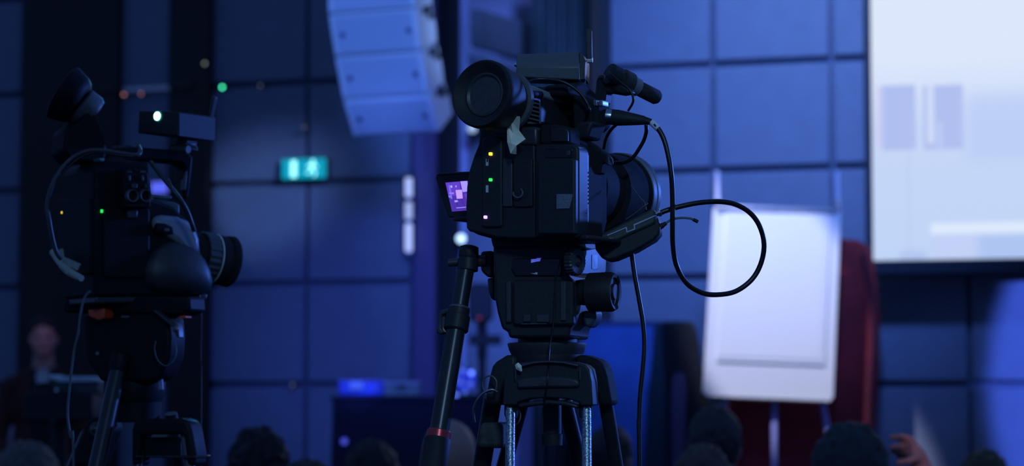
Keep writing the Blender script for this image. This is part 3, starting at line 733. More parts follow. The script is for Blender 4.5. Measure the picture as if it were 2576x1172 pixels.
ds.rod('stand_base', (a.x, 0.09, 0.0), (a.x, 0.09, 0.03), [(0, 0.24), (0.6, 0.24), (1, 0.06)], M_BODY, n=28)

# ================================================================== MAIN VIDEO CAMERA
LED_Y = em('led_yellow', (1.0, 0.75, 0.03), 2.2); LED_G = em('led_green', (0.02, 0.8, 0.10), 1.3); LED_V = em('led_violet', (0.42, 0.28, 1.0), 2.6)
vc = Thing('video_camera', 'large black video camera with open side monitor on the central tripod', 'video camera', P(1375, 602, 3.0), 30)
RV = -0.08
body = vc.prism('body', [(1206, 330), (1212, 318), (1345, 318), (1345, 352), (1352, 600), (1250, 599), (1200, 586), (1180, 582), (1172, 574), (1171, 520), (1173, 470), (1179, 430), (1191, 392), (1203, 362)], RV, 0.0, M_BODY, 0.003)
vc.prism('rear_panel', rounded(1212, 345, 1262, 572, 8), RV - 0.004, RV + 0.01, M_BODY, 0.002, parent=body)
vc.prism('media_door', rounded(1264, 398, 1288, 520, 4), RV - 0.003, RV + 0.01, M_BODY2, 0.001, parent=body)
vc.prism('media_door', rounded(1292, 398, 1338, 520, 4), RV - 0.004, RV + 0.01, M_BODY, 0.001, parent=body)
vc.tube('release_hook', [(1291, 484, RV - 0.006), (1293, 492, RV - 0.009), (1302, 497, RV - 0.01), (1311, 494, RV - 0.009), (1315, 484, RV - 0.008), (1311, 475, RV - 0.006)], 0.0012, M_CABG, parent=body)
for (x, y, m) in ((1233, 387, LED_Y), (1233, 452, LED_G), (1220, 546, LED_V)):
    vc.prism('indicator_led', rounded(x - 4, y - 4, x + 4, y + 4, 2, 3), RV - 0.006, RV, m, 0.0005, parent=body)
for y in (408, 475): vc.prism('switch_label', rounded(1222, y - 9, 1228, y + 9, 1, 2), RV - 0.005, RV, M_LABEL, 0, parent=body)
vc.prism('switch_mark', rounded(1224, 398, 1227, 407, 1, 2), RV - 0.006, RV, M_BODY, 0, parent=body)
vc.prism('base_foot', [(1176, 578), (1480, 590), (1480, 604), (1250, 604), (1200, 590)], RV + 0.006, 0.02, M_BODY, 0.003, parent=body)
# battery block on the right
bat = vc.prism('battery_block', [(1346, 362)] + [(1440, 362), (1449, 366), (1454, 374), (1455, 384)] + [(1455, 575), (1450, 598), (1346, 598)], RV - 0.006, RV + 0.022, M_BODY, 0.003)
vc.prism('battery', rounded(1352, 398, 1446, 590, 6), RV - 0.014, RV + 0.0, M_BODY, 0.003, parent=bat)
vc.prism('battery_recess', rounded(1370, 374, 1440, 398, 4), RV - 0.0065, RV + 0.0, M_GLASS, 0.001, parent=bat)
vc.prism('contact_plate', rounded(1424, 378, 1434, 391, 2), RV - 0.009, RV, M_BODY2, 0.0005, parent=bat)
vc.prism('maker_plate', [(1400, 488), (1440, 488), (1438, 500), (1432, 524), (1400, 525)], RV - 0.0155, RV - 0.01, mat('pale_sticker', (0.13, 0.16, 0.21), 0.6, var=0.3, scale=500), 0, parent=bat)
ur = vc.px(1456, 400, RV).x
side = vc.prism_u('side_cover', [(1456, 368), (1470, 372), (1479, 380), (1482, 392), (1482, 560), (1470, 568), (1456, 568)], ur + 0.001, ur - 0.01, M_SIDE, 0.0015)
for k in range(9):
    y = 431 + k * 9.6; vc.prism_u('vent_slot', [(1461, y), (1481, y + 1), (1481, y + 6), (1461, y + 5)], ur + 0.0016, ur - 0.001, M_GLASS, 0, parent=side)
for y in (402, 533): vc.prism_u('screw', rounded(1455.8, y - 4, 1458.6, y + 4, 1, 2), ur + 0.0018, ur, M_GLASS, 0, parent=side)
# top housing
vc.prism('top_cover', [(1308, 322), (1316, 319), (1344, 319), (1350, 322), (1350, 365), (1308, 365)], RV - 0.003, RV + 0.05, M_BODY2, 0.003)
vc.prism('top_cover', [(1357, 314), (1396, 312), (1424, 318), (1432, 328), (1433, 364), (1357, 364)], RV - 0.001, RV + 0.03, M_MATTE, 0.004)
vc.prism('top_hatch', [(1385, 321), (1424, 324), (1428, 332), (1428, 356), (1385, 356)], RV - 0.004, RV, M_BODY, 0.001)
# middle and front housing
vc.prism('mid_housing', [(1350, 352), (1460, 350), (1478, 353), (1494, 366), (1506, 392), (1512, 420), (1516, 470), (1518, 600), (1350, 602)], -0.004, -0.058, M_MATTE, 0.004)
vc.prism('front_housing', [(1362, 380), (1480, 374), (1516, 400), (1530, 440), (1530, 560), (1518, 604), (1362, 604)], 0.05, 0.0, M_MATTE, 0.006)
br = vc.prism('front_bracket', [(1436, 349), (1470, 347), (1500, 362), (1541, 393), (1542, 420), (1530, 408), (1524, 440), (1505, 440), (1494, 400), (1484, 372), (1462, 358)], 0.0, -0.016, M_MATTE, 0.003)
vc.tube('bracket_hook', [(1541, 412, 0.0), (1538, 398, -0.004), (1530, 396, -0.004), (1526, 408, 0.0)], 0.0014, M_CABG, parent=br)
# lens and hood
c1, c0 = vc.px(1562, 494, 0.185), None
lc = Vector((c1.x, 0.02, c1.z))
lens = vc.rod('lens_barrel', lc, Vector((c1.x, 0.11, c1.z)), [(0, 0.046), (0.3, 0.047), (0.34, 0.050), (0.7, 0.050), (0.72, 0.048), (1, 0.048)], M_MATTE, n=44)
hood = vc.rod('lens_hood', Vector((c1.x, 0.105, c1.z)), Vector((c1.x, 0.187, c1.z)), [(0, 0.046), (0.04, 0.0555), (0.72, 0.0565), (0.74, 0.0585), (0.98, 0.0585), (1, 0.057), (0.9, 0.053), (0.2, 0.045)], M_HOOD, n=64)
vc.rod('hood_rim', Vector((c1.x, 0.168, c1.z)), Vector((c1.x, 0.190, c1.z)), [(0, 0.0575), (0.05, 0.0600), (0.45, 0.0603), (0.5, 0.0590), (0.58, 0.0590), (0.62, 0.0606), (0.95, 0.0606), (1, 0.058), (0.6, 0.054), (0.0, 0.054)], M_HOODRIM, n=64, parent=hood)
vc.rod('front_glass', Vector((c1.x, 0.118, c1.z)), Vector((c1.x, 0.122, c1.z)), [(0, 0.044), (1, 0.040)], M_GLASS, n=36, parent=lens)
# viewfinder
UV = vc.px(1323, 214, -0.085).x
vf = vc.prism_u('viewfinder_tube', [(1322, 218), (1362, 226), (1424, 248), (1470, 262), (1480, 275), (1480, 322), (1440, 330), (1365, 314), (1330, 314), (1322, 300)], UV, UV - 0.058, M_BODY, 0.004)
vc.prism_u('tube_lit_band', [(1323, 213), (1346, 215), (1366, 224), (1424, 245), (1438, 262), (1404, 258), (1364, 244), (1325, 233)], UV + 0.003, UV - 0.03, mat('lit_band_grey', (0.22, 0.25, 0.29), 0.42, var=0.05), 0.003, parent=vf)  # lighter grey carries the light caught along the tube's upper chamfer
vent = vc.prism_u('vent_plate', [(1326, 242), (1333, 240), (1360, 248), (1362, 312), (1334, 312), (1330, 290)], UV + 0.003, UV - 0.002, mat('vent_plate', (0.12, 0.14, 0.16), 0.45), 0.001, parent=vf)
for k in range(6):
    y = 247 + 10.4 * k; x = 1329 + 0.6 * k
    vc.prism_u('vent_slot', [(x, y), (1356, y + 6), (1357, y + 12), (x + 0.5, y + 5.5)], UV + 0.0036, UV + 0.001, M_GLASS, 0, parent=vf)
a = vc.pu(1336, 236, UV + 0.006); b = vc.pu(1362, 238, UV + 0.006)
vc.rod('focus_knob', a, b, [(0, 0.0035), (0.08, 0.0046), (0.45, 0.0046), (0.5, 0.004), (0.55, 0.0046), (0.92, 0.0046), (1, 0.0035)], M_RUB, parent=vf, n=18)
pr, pm = vc.px(1270, 256, -0.088), vc.px(1212, 235, -0.142)
def lobe(a, t, x, y):
    d = x * math.cos(a) + y * math.sin(a)
    k = max(0.0, -d.x) ** 4
    return 1 + 0.05 * k * min(1.0, max(0.0, (t - 0.02) / 0.03))
eye = vc.rod('eyecup', pr, pm, [(0, 0.0355), (0.2, 0.0385), (0.55, 0.0430), (0.85, 0.0448), (0.97, 0.0446), (1.03, 0.0425), (1.02, 0.040), (0.9, 0.034), (0.86, 0.0285), (0.78, 0.027), (0.7, 0.0265), (0.35, 0.024)], M_RUB, n=56, squash=lobe)
vc.rod('eyepiece_ring', pr + (pm - pr) * 0.80, pr + (pm - pr) * 0.90, [(0, 0.024), (0.1, 0.0285), (0.9, 0.0285), (1, 0.0265), (0.5, 0.0235)], M_BODY2, n=40, parent=eye)
vc.rod('eyepiece_glass', pr + (pm - pr) * 0.5, pr + (pm - pr) * 0.55, [(0, 0.022), (1, 0.019)], M_GLASS, n=32, parent=eye)
vc.rod('mount_ring', pr + (pr - pm) * 0.16, pr + (pm - pr) * 0.02, [(0, 0.035), (0.15, 0.0405), (0.85, 0.0405), (1, 0.036)], M_RUBG, n=48, parent=eye)
vc.prism('viewfinder_post', [(1202, 316), (1300, 316), (1300, 346), (1206, 346)], -0.06, -0.02, M_BODY, 0.004)
# masking tape
tp = [(1275, 273), (1284, 291), (1307, 293), (1305, 328), (1322, 349), (1299, 366), (1299, 388), (1284, 386), (1276, 357), (1275, 313), (1264, 291)]
bm = bmesh.new(); vs = []
for i, (x, y) in enumerate(tp):
    p = vc.px(x, y, -0.105 + 0.006 * math.sin(i * 2.3)); vs.append(bm.verts.new(p))
cc = [bm.verts.new(vc.px(1284, 300, -0.108)), bm.verts.new(vc.px(1290, 335, -0.102)), bm.verts.new(vc.px(1288, 362, -0.11))]
for f in ((0, 1, 'a', 10), (1, 2, 3, 'a'), (10, 'a', 9), ('a', 3, 'b'), ('a', 'b', 9), (3, 4, 'b'), (4, 5, 'c', 'b'), (9, 'b', 'c', 8), (5, 6, 7, 'c'), (7, 8, 'c')):
    bm.faces.new([cc['abc'.index(q)] if isinstance(q, str) else vs[q] for q in f])
tape = add_obj('masking_tape', bm, M_TAPE, vc.o); tape['label'] = 'torn strip of pale masking tape'
md = tape.modifiers.new('thick', 'SOLIDIFY'); md.thickness = 0.0012
# carrying handle
UH = vc.px(1440, 240, -0.01).x
hd = vc.prism_u('handle', [(1424, 212), (1470, 205), (1498, 232), (1512, 262), (1516, 330), (1490, 346), (1450, 342), (1430, 330), (1470, 320), (1478, 275), (1462, 250), (1426, 240)], UH, UH - 0.034, M_MATTE, 0.005)
vc.prism('handle_front', [(1474, 250), (1500, 248), (1534, 262), (1540, 285), (1538, 322), (1520, 336), (1476, 338)], 0.03, -0.01, M_MATTE, 0.004)
for x in (1512, 1526): vc.prism('audio_knob', rounded(x - 5, 255, x + 5, 270, 2, 3), 0.005, -0.012, mat('satin_knob', (0.28, 0.3, 0.38), 0.35, 0.7), 0.001, parent=hd)
vc.prism('handle_post', [(1486, 314), (1528, 312), (1512, 356), (1466, 356)], 0.01, -0.03, M_BODY, 0.004)
vc.tube('cable', [(1322, 212, -0.07), (1338, 203, -0.06), (1367, 199, -0.05), (1418, 207, -0.04), (1456, 231, -0.03), (1476, 258, -0.025), (1482, 276, -0.025), (1475, 292, -0.02)], 0.0021, M_CAB)
# side monitor
lcd = vc.prism('side_monitor', [(1094, 446), (1099, 438), (1106, 435), (1190, 432), (1214, 548), (1140, 548), (1128, 546), (1124, 538)], 0.012, 0.026, M_BODY, 0.002)
vc.prism('monitor_edge', [(1096, 441), (1104, 434), (1190, 431), (1190, 436), (1106, 440)], 0.010, 0.028, M_BODY2, 0.001, parent=lcd)
vc.prism('monitor_hinge', [(1138, 545), (1215, 545), (1215, 556), (1140, 556)], 0.0, 0.03, M_BODY, 0.002, parent=lcd)
vc.prism('lit_picture', [(1120, 459), (1186, 454), (1200, 527), (1137, 532)], 0.0108, 0.0122, em('lcd_violet', (0.075, 0.03, 0.42), 1.0), 0, parent=lcd)
def lq(pts, col, s, v=0.0106): vc.prism('picture_detail', pts, v, v + 0.0004, em('lcd_%d_%d' % (pts[0][0], pts[0][1]), col, s), 0, parent=lcd)
lq([(1122, 460), (1156, 457), (1160, 490), (1128, 494)], (0.13, 0.05, 0.62), 1.0, 0.01075)
lq([(1158, 456), (1175, 455), (1180, 481), (1164, 483)], (0.40, 0.32, 0.98), 1.0)
lq([(1146, 478), (1162, 477), (1164, 499), (1149, 500)], (0.58, 0.36, 0.95), 1.0)
lq([(1130, 484), (1142, 484), (1142, 488), (1130, 488)], (0.36, 0.20, 0.9), 1.0)
lq([(1128, 492), (1135, 492), (1136, 497), (1129, 497)], (0.22, 0.20, 0.9), 1.0)
lq([(1168, 488), (1182, 484), (1190, 520), (1176, 512)], (0.12, 0.05, 0.55), 1.0)
lq([(1128, 466), (1132, 466), (1138, 500), (1134, 500)], (0.18, 0.16, 0.9), 1.0)
lq([(1133, 467), (1137, 466), (1138, 472), (1134, 472)], (0.5, 0.45, 1.0), 1.0)
lq([(1145, 467), (1148, 466), (1149, 471), (1146, 471)], (0.4, 0.35, 1.0), 1.0)
lq([(1143, 504), (1152, 503), (1153, 508), (1144, 509)], (0.35, 0.3, 1.0), 1.0)
lq([(1152, 500), (1154, 500), (1150, 518), (1148, 518)], (0.05, 0.02, 0.25), 1.0)
lq([(1160, 500), (1162, 500), (1169, 518), (1167, 518)], (0.05, 0.02, 0.25), 1.0)
lq([(1148, 522), (1172, 520), (1172, 522), (1148, 524)], (0.35, 0.3, 1.0), 1.0)
# ---- wireless transmitter on the handle
tx = Thing('wireless_transmitter', 'grey box shaped wireless transmitter with one upright aerial, on the central camera', 'transmitter', P(1400, 232, 2.99), 10)
bm = bmesh.new()
lft = [tx.px(1299, 194, 0.0), tx.px(1299, 168, -0.002), tx.px(1299, 139, 0.013), tx.px(1300, 137, 0.017)]
rgt = [tx.px(1457, 201, 0.0), tx.px(1458, 168, -0.002), tx.px(1456, 131, 0.013), tx.px(1457, 130, 0.017)]
lb = [Vector((p.x, 0.06, p.z)) for p in (lft[3], lft[0])]; rb = [Vector((p.x, 0.06, p.z)) for p in (rgt[3], rgt[0])]
bm_prism(bm, lft + lb, rgt + rb)
case = add_obj('case', bm, M_BOX, tx.o, bevel=0.0018)
tx.prism('end_cap', [(1457, 130), (1466, 138), (1472, 152), (1471, 200), (1457, 201)], 0.012, 0.055, M_BODY2, 0.001, parent=case)
p = tx.px(1294, 163, 0.01); tx.rod('side_screw', p, p + Vector((0.006, 0, 0)), [(0, 0.002), (0.4, 0.0035), (1, 0.0035)], M_CHR, n=14)
a, b = tx.px(1460, 151, 0.02), tx.px(1491, 151, 0.02)
tx.rod('aerial_connector', a, b, [(0, 0.0036), (0.42, 0.0036), (0.44, 0.0022), (0.54, 0.0022), (0.56, 0.0042), (0.92, 0.0042), (1, 0.0034)], M_NICK, n=8)
tx.prism('aerial', [(1474, 76), (1477, 71), (1484, 71), (1488, 78), (1489, 150), (1475, 150)], 0.016, 0.024, M_BODY2, 0.0015)
a, b = tx.px(1463, 160, 0.022), tx.px(1463, 170, 0.022); tx.rod('cable_connector', a, b, [(0, 0.0028), (0.6, 0.0028), (1, 0.002)], M_CHR, n=12)
tx.tube('cable', [(1463, 170, 0.022), (1461, 182, 0.02), (1464, 194, 0.02), (1470, 203, 0.025), (1470, 216, 0.03)], 0.0018, mat('pale_cable', (0.30, 0.32, 0.5), 0.35))
tx.prism('shoe_mount', [(1380, 196), (1444, 198), (1438, 214), (1448, 226), (1390, 222), (1396, 212)], 0.014, 0.045, M_BODY, 0.002)
tx.prism('shoe_plate', [(1336, 218), (1450, 222), (1450, 232), (1340, 228)], 0.02, 0.05, M_BODY, 0.002)
# ---- shotgun microphone
mi = Thing('shotgun_microphone', 'short black shotgun microphone in a round clamp on the central camera', 'microphone', P(1530, 250, 3.06), 30)
a, b = mi.px(1536, 186, 0.0), mi.px(1656, 247, 0.075)
mi.rod('barrel', a, b, [(0, 0.0085), (0.05, 0.0095), (0.6, 0.0098), (0.62, 0.0105), (0.95, 0.0105), (1, 0.008)], mat('foam_black', (0.02, 0.022, 0.028), 0.8, var=0.3, scale=400, bump=0.3), n=28)
d_ = (b - a)
mi.rod('clamp_ring', a + d_ * -0.04, a + d_ * 0.16, [(0, 0.011), (0.1, 0.0145), (0.9, 0.0145), (1, 0.012)], M_BODY, n=28)
mi.rod('clamp_ring', a + d_ * 0.22, a + d_ * 0.42, [(0, 0.012), (0.1, 0.0155), (0.9, 0.0155), (1, 0.013)], M_BODY2, n=28)
mi.rod('pale_band', a + d_ * 0.43, a + d_ * 0.56, [(0, 0.0125), (1, 0.0125)], mat('band', (0.16, 0.18, 0.22), 0.5), n=28)
mi.prism('bracket', [(1500, 192), (1518, 188), (1534, 200), (1580, 222), (1585, 234), (1560, 238), (1524, 232), (1520, 262), (1488, 258), (1496, 230)], 0.004, 0.024, M_BODY, 0.003)
p = mi.px(1541, 165, 0.01); mi.rod('clamp_screw', p, p + Vector((0, 0, -0.02)), [(0, 0.003), (0.2, 0.006), (0.5, 0.006), (0.55, 0.003), (1, 0.003)], M_BODY2, n=16)
mi.tube('clamp_wire', [(1502, 200, -0.004), (1508, 190, -0.004), (1520, 190, -0.003), (1522, 200, -0.002)], 0.001, M_CABG)
mi.tube('cable', [(1531, 180, -0.012), (1540, 190, -0.018), (1562, 208, -0.018), (1582, 224, -0.016), (1592, 242, -0.014), (1592, 258, -0.012), (1580, 279, -0.01)], 0.0017, M_CAB)
# ---- microphone plug and looping cable
cb = Thing('audio_cable', 'thick black audio cable with silver plug, looping in front of the flipchart', 'cable', P(1498, 294, 2.98), 0)
a, b = cb.px(1497, 290, 0.0), cb.px(1540, 294, -0.004)
cb.rod('plug_shell', a, b, [(0, 0.0098), (0.05, 0.0102), (0.95, 0.0102), (1, 0.0098)], mat('plug_silver', (0.35, 0.38, 0.45), 0.28, 1.0), n=26)
a, b = cb.px(1535, 294, -0.003), cb.px(1622, 303, -0.012)
cb.rod('plug_boot', a, b, [(0, 0.0104), (0.25, 0.0106), (0.6, 0.0085), (1, 0.0058)], M_RUB, n=26)
a, b = cb.px(1619, 302, -0.0115), cb.px(1638, 307, -0.014)
cb.rod('strain_relief', a, b, [(0, 0.0052), (1, 0.0042)], M_RUB, n=20)
a, b = cb.px(1637, 306, -0.014), cb.px(1655, 323, -0.015)
cb.rod('cable_label', a, b, [(0, 0.0042), (1, 0.0042)], mat('white_label', (0.62, 0.66, 0.74), 0.6), n=20)
a, b = cb.px(1645, 312, -0.0185), cb.px(1650, 318, -0.0185); cb.rod('label_mark', a, b, [(0, 0.0012), (1, 0.0012)], M_BODY, n=8)
loop = [(1634, 306, -0.013), (1654, 322, -0.015), (1670, 350, -0.018), (1681, 390, -0.02), (1689, 440, -0.02), (1692, 500, -0.015), (1692, 560, -0.01), (1693, 615, 0.0), (1702, 668, 0.01), (1728, 713, 0.02), (1768, 737, 0.03), (1808, 741, 0.04), (1852, 732, 0.05), (1892, 702, 0.055), (1915, 660, 0.055), (1922, 612, 0.05), (1910, 567, 0.045), (1886, 535, 0.04), (1850, 514, 0.03), (1808, 507, 0.02), (1758, 510, 0.01), (1708, 520, 0.005), (1672, 531, 0.003), (1655, 539, 0.003)]
cb.tube('cord', loop, 0.0034, M_CAB, n=12)
c2 = Thing('thin_cable', 'thin black cable curling below the silver plug to the lens bracket', 'cable', P(1625, 313, 3.0), 0)
c2.tube('cord', [(1625, 309, -0.01), (1626, 330, -0.01), (1620, 352, 0.0), (1608, 374, 0.005), (1592, 396, 0.01), (1572, 408, 0.015), (1545, 410, 0.03)], 0.0026, M_CAB)
c2.tube('loop', [(1554, 310, 0.0), (1536, 328, 0.01), (1524, 350, 0.02), (1519, 374, 0.03)], 0.0022, M_CAB)
# ---- belt pack
pk = Thing('belt_pack', 'black belt pack with silver latch hanging aslant below the lens', 'belt pack', P(1575, 650, 2.97), 8)
pack = pk.prism('shell', [(1499, 600), (1506, 590), (1636, 533), (1648, 536), (1657, 552), (1661, 572), (1659, 588), (1646, 603), (1600, 630), (1548, 652), (1530, 655), (1514, 650), (1498, 628), (1496, 612)], 0.0, 0.05, M_BODY, 0.006, seg=3)
pk.prism('battery_door', [(1502, 592), (1638, 526), (1648, 531), (1651, 545), (1648, 562), (1560, 602), (1528, 614), (1508, 612)], -0.004, 0.03, mat('pack_door', (0.035, 0.045, 0.042), 0.4), 0.003, parent=pack)
pk.prism('silver_seam', [(1527, 591), (1575, 571), (1577, 572), (1578, 582), (1595, 575), (1594, 564), (1648, 541), (1648, 544), (1597, 567), (1598, 577), (1576, 585), (1574, 574), (1528, 593.5)], -0.0055, -0.003, M_CHR, 0, parent=pack)
a, b = pk.px(1646, 540, 0.01), pk.px(1662, 533, 0.01); pk.rod('plug', a, b, [(0, 0.005), (0.3, 0.005), (0.35, 0.0038), (0.6, 0.0038), (0.65, 0.0055), (1, 0.0055)], M_CHR, n=16)
a, b = pk.px(1658, 572, 0.01), pk.px(1676, 561, 0.01); pk.rod('aerial_base', a, b, [(0, 0.004), (0.5, 0.0036), (0.6, 0.003), (1, 0.0026)], M_RUB, n=16)
pk.tube('aerial_wire', [(1674, 562, 0.01), (1690, 552, 0.01), (1712, 548, 0.008), (1734, 549, 0.006), (1746, 553, 0.005)], 0.0016, mat('teal_wire', (0.10, 0.16, 0.19), 0.4))
pk.tube('aerial_tip', [(1744, 552, 0.005), (1756, 558, 0.005)], 0.0024, M_RUB)
pk.tube('hanging_wire', [(1574, 552, 0.0), (1600, 534, -0.004), (1620, 518, -0.006), (1629, 512, -0.004), (1621, 508, 0.0), (1604, 490, 0.004), (1588, 466, 0.02)], 0.0008, M_CABG, sub=4)
pk.tube('hanging_wire', [(1621, 508, 0.0), (1626, 528, -0.002)], 0.0008, M_CABG)
lw = Thing('drop_cable', 'black cable running straight down from the belt pack to the floor', 'cable', P(1590, 640, 3.0), 0)
pts = [(1588, 625, 0.0), (1592, 660, 0.0), (1598, 700, 0.0), (1609, 760, 0.0), (1618, 815, 0.0), (1621, 870, 0.0), (1617, 930, 0.0), (1610, 1000, 0.0), (1608, 1080, 0.0), (1609, 1172, 0.0)]
bm = bmesh.new(); pp = [lw.px(*p) for p in pts]; zf = -lw.loc.z
pp += [Vector((pp[-1].x + 0.01, 0, -0.9)), Vector((pp[-1].x - 0.01, 0.0, zf + 0.05)), Vector((pp[-1].x + 0.1, 0.1, zf + 0.006))]
bm_tube(bm, pp, 0.0031, 12); add_obj('cord', bm, M_CAB, lw.o, smooth=True)

# ================================================================== MAIN TRIPOD
base = P(1378, 880, 3.03); 
tr = Thing('camera_tripod', 'black twin tube camera tripod with fluid head, under the central camera', 'tripod', Vector((base.x, base.y, 0.0)), 15)
fh = tr.prism('fluid_head', [(1239, 604), (1242, 690), (1243, 745), (1250, 785), (1262, 828), (1278, 834), (1278, 850), (1432, 850), (1434, 826), (1444, 812), (1448, 795), (1448, 720), (1430, 690), (1428, 600)], -0.06, 0.055, M_BODY, 0.006)
tr.prism('camera_plate', [(1232, 596), (1446, 594), (1450, 622), (1240, 626)], -0.065, 0.06, M_BODY, 0.004, parent=fh)
tr.prism('rear_cover', rounded(1290, 704, 1442, 818, 8), -0.068, -0.05, M_BODY, 0.003, parent=fh)
tr.prism('side_rib', rounded(1272, 706, 1286, 812, 4), -0.066, -0.05, M_BODY2, 0.002, parent=fh)
tr.prism('side_rib', rounded(1408, 706, 1424, 808, 4), -0.071, -0.05, M_BODY2, 0.002, parent=fh)
tr.prism('level_window', rounded(1316, 791, 1334, 810, 2), -0.071, -0.06, M_BODY2, 0.001, parent=fh)
tr.prism('level_window', rounded(1349, 791, 1381, 811, 2), -0.071, -0.06, M_BODY2, 0.001, parent=fh)
tr.tube('seam_line', [(1310, 815, -0.069), (1376, 814, -0.069)], 0.0006, M_CABG, parent=fh)
tr.prism('dark_gap', [(1290, 650), (1412, 650), (1412, 694), (1296, 694), (1286, 676)], -0.063, -0.05, M_GLASS, 0.001, parent=fh)
tr.prism('gap_glow', [(1336, 652), (1348, 651), (1352, 649), (1360, 649), (1358, 657), (1348, 658), (1336, 661)], -0.0645, -0.06, mat('gap_glow_blue', (0.5, 0.55, 1.0), 0.3, emit=(0.09, 0.10, 0.8), estr=0.55), 0, parent=fh)  # glowing patch stands in for bright background seen through the gap
tr.prism('scale_mark', [(1334, 687), (1346, 687), (1346, 685), (1352, 685), (1352, 690), (1346, 690)], -0.0645, -0.06, M_LABEL, 0, parent=fh)
def slant(name, pts, dv, th, m, bevel, parent):
    """plate whose face turns to the right: deeper towards larger x"""
    a = [tr.px(x, y, -0.055 + dv + (x - 1446) / 60 * 0.10) for x, y in pts]
    bm = bmesh.new(); bm_prism(bm, a, [p + Vector((0, th, 0)) for p in a]); return add_obj(name, bm, m, parent, bevel=bevel)
slant('drag_housing', [(1446, 632), (1498, 622), (1509, 640), (1508, 676), (1503, 692), (1446, 690)], 0.0, 0.04, mat('satin_drag', (0.15, 0.17, 0.22), 0.45), 0.002, fh)
slant('drag_button', rounded(1489, 640, 1504, 677, 3), -0.0025, 0.004, M_SIDE, 0.001, fh)
c = tr.px(1436, 658, -0.075); ax = Vector((0.75, -0.66, 0)).normalized()
bm = bmesh.new(); bm_lathe(bm, c, Vector((0.93, -0.36, 0)), [(0, 0.0165), (0.002, 0.018), (0.010, 0.018), (0.012, 0.0165), (0.012, 0.008), (0.008, 0.007)], 48, squash=lambda a, t, x, y: 1 + 0.035 * (1 if int(a / (2 * math.pi) * 48 + 0.5) % 2 else -1))
add_obj('geared_knob', bm, M_BODY2, fh, smooth=False)
tr.rod('knob_hub', c + Vector((0.93, -0.36, 0)) * 0.006, c + Vector((0.93, -0.36, 0)) * 0.0135, [(0, 0.006), (0.7, 0.006), (1, 0.003)], M_BODY2, parent=fh, n=18)
c = tr.px(1488, 735, -0.03); e = c + Vector((0.034, -0.006, 0))
tr.rod('tilt_knob', c - Vector((0.02, 0, 0)), e, [(0, 0.016), (0.3, 0.018), (0.34, 0.0255), (0.9, 0.0262), (1, 0.0235), (0.98, 0.019), (0.93, 0.018), (0.93, 0.011), (1.0, 0.010)], M_RUB, n=40, parent=fh)
tr.prism('front_lobe', [(1462, 782), (1500, 780), (1499, 800), (1490, 816), (1478, 826), (1468, 815)], -0.02, 0.02, mat('satin_lobe', (0.07, 0.08, 0.12), 0.5), 0.004, parent=fh)
tr.prism('back_ear', [(1225, 700), (1243, 698), (1243, 757), (1235, 750), (1228, 732)], -0.01, 0.03, M_BODY2, 0.003, parent=fh)
# bowl
def turn(name, x0, x1, ytop, ybot, k_bot, m, parent=None, prof=None, v=0.0):
    cx = (x0 + x1) / 2; p = tr.px(cx, ytop, v); q = tr.px(cx, ybot, v); r = (tr.px(x1, ytop, v) - tr.px(x0, ytop, v)).length / 2 * math.cos(math.radians(0))
    # true radius: half the visible width measured across the line of sight
    r = (x1 - x0) / 2 / FPX * ((tr.loc + tr.r * p.x + tr.f * p.y).y) 
    return tr.rod(name, p, Vector((p.x, p.y, q.z)), [(t, r * k) for t, k in prof], m, parent=parent, n=48)
turn('neck', 1303, 1452, 848, 864, 1, M_BODY, prof=[(0, 1), (1, 1)])
turn('bowl', 1277, 1475, 862, 894, 1, M_BODY2, prof=[(0, 0.97), (0.06, 1), (0.2, 1.0), (0.6, 0.96), (1, 0.90)])
turn('spider', 1287, 1466, 892, 922, 1, M_BODY, prof=[(0, 1), (0.5, 1.0), (1, 0.95)])
turn('ball_clamp', 1366, 1412, 920, 1120, 1, M_BODY, prof=[(0, 1), (0.85, 1.0), (0.86, 1.15), (1, 1.1)])
# front leg yoke
yk = tr.prism('leg_yoke', [(1264, 1019), (1268, 960), (1272, 930), (1281, 918), (1294, 914), (1320, 910), (1350, 907), (1380, 906), (1410, 907), (1440, 910), (1459, 914), (1472, 918), (1482, 928), (1488, 960), (1491, 1020), (1460, 1020), (1458, 1012), (1430, 1004), (1380, 1000), (1330, 1003), (1302, 1012), (1300, 1019)], -0.09, -0.055, M_BODY, 0.008, seg=3)
tr.prism('yoke_band', [(1300, 956), (1330, 949), (1378, 945), (1430, 949), (1456, 956), (1456, 974), (1378, 975), (1300, 978)], -0.096, -0.085, M_BODY2, 0.003, parent=yk)
tr.prism('yoke_rim', [(1312, 916), (1345, 909), (1380, 907), (1415, 909), (1452, 917), (1452, 922), (1415, 914), (1380, 912), (1345, 914), (1312, 922)], -0.0975, -0.085, mat('rim_grey', (0.06, 0.06, 0.08), 0.4), 0.001, parent=yk)
tr.prism('lower_arch', [(1302, 1016), (1340, 1008), (1380, 1005), (1420, 1008), (1455, 1018), (1453, 1028), (1420, 1020), (1380, 1017), (1340, 1020), (1303, 1026)], -0.085, -0.05, M_BODY2, 0.003, parent=yk)
tr.tube('tape_scrap', [(1300, 915, -0.1), (1306, 924, -0.1), (1312, 934, -0.1)], [0.003, 0.0045, 0.001], M_TAPE, parent=yk, n=5)
for x in (1275, 1297, 1459, 1470):
    if x in (1297, 1459): tr.tube('yoke_edge', [(x, 925, -0.0975), (x, 955, -0.0975)], 0.0012, M_BODY2, parent=yk)
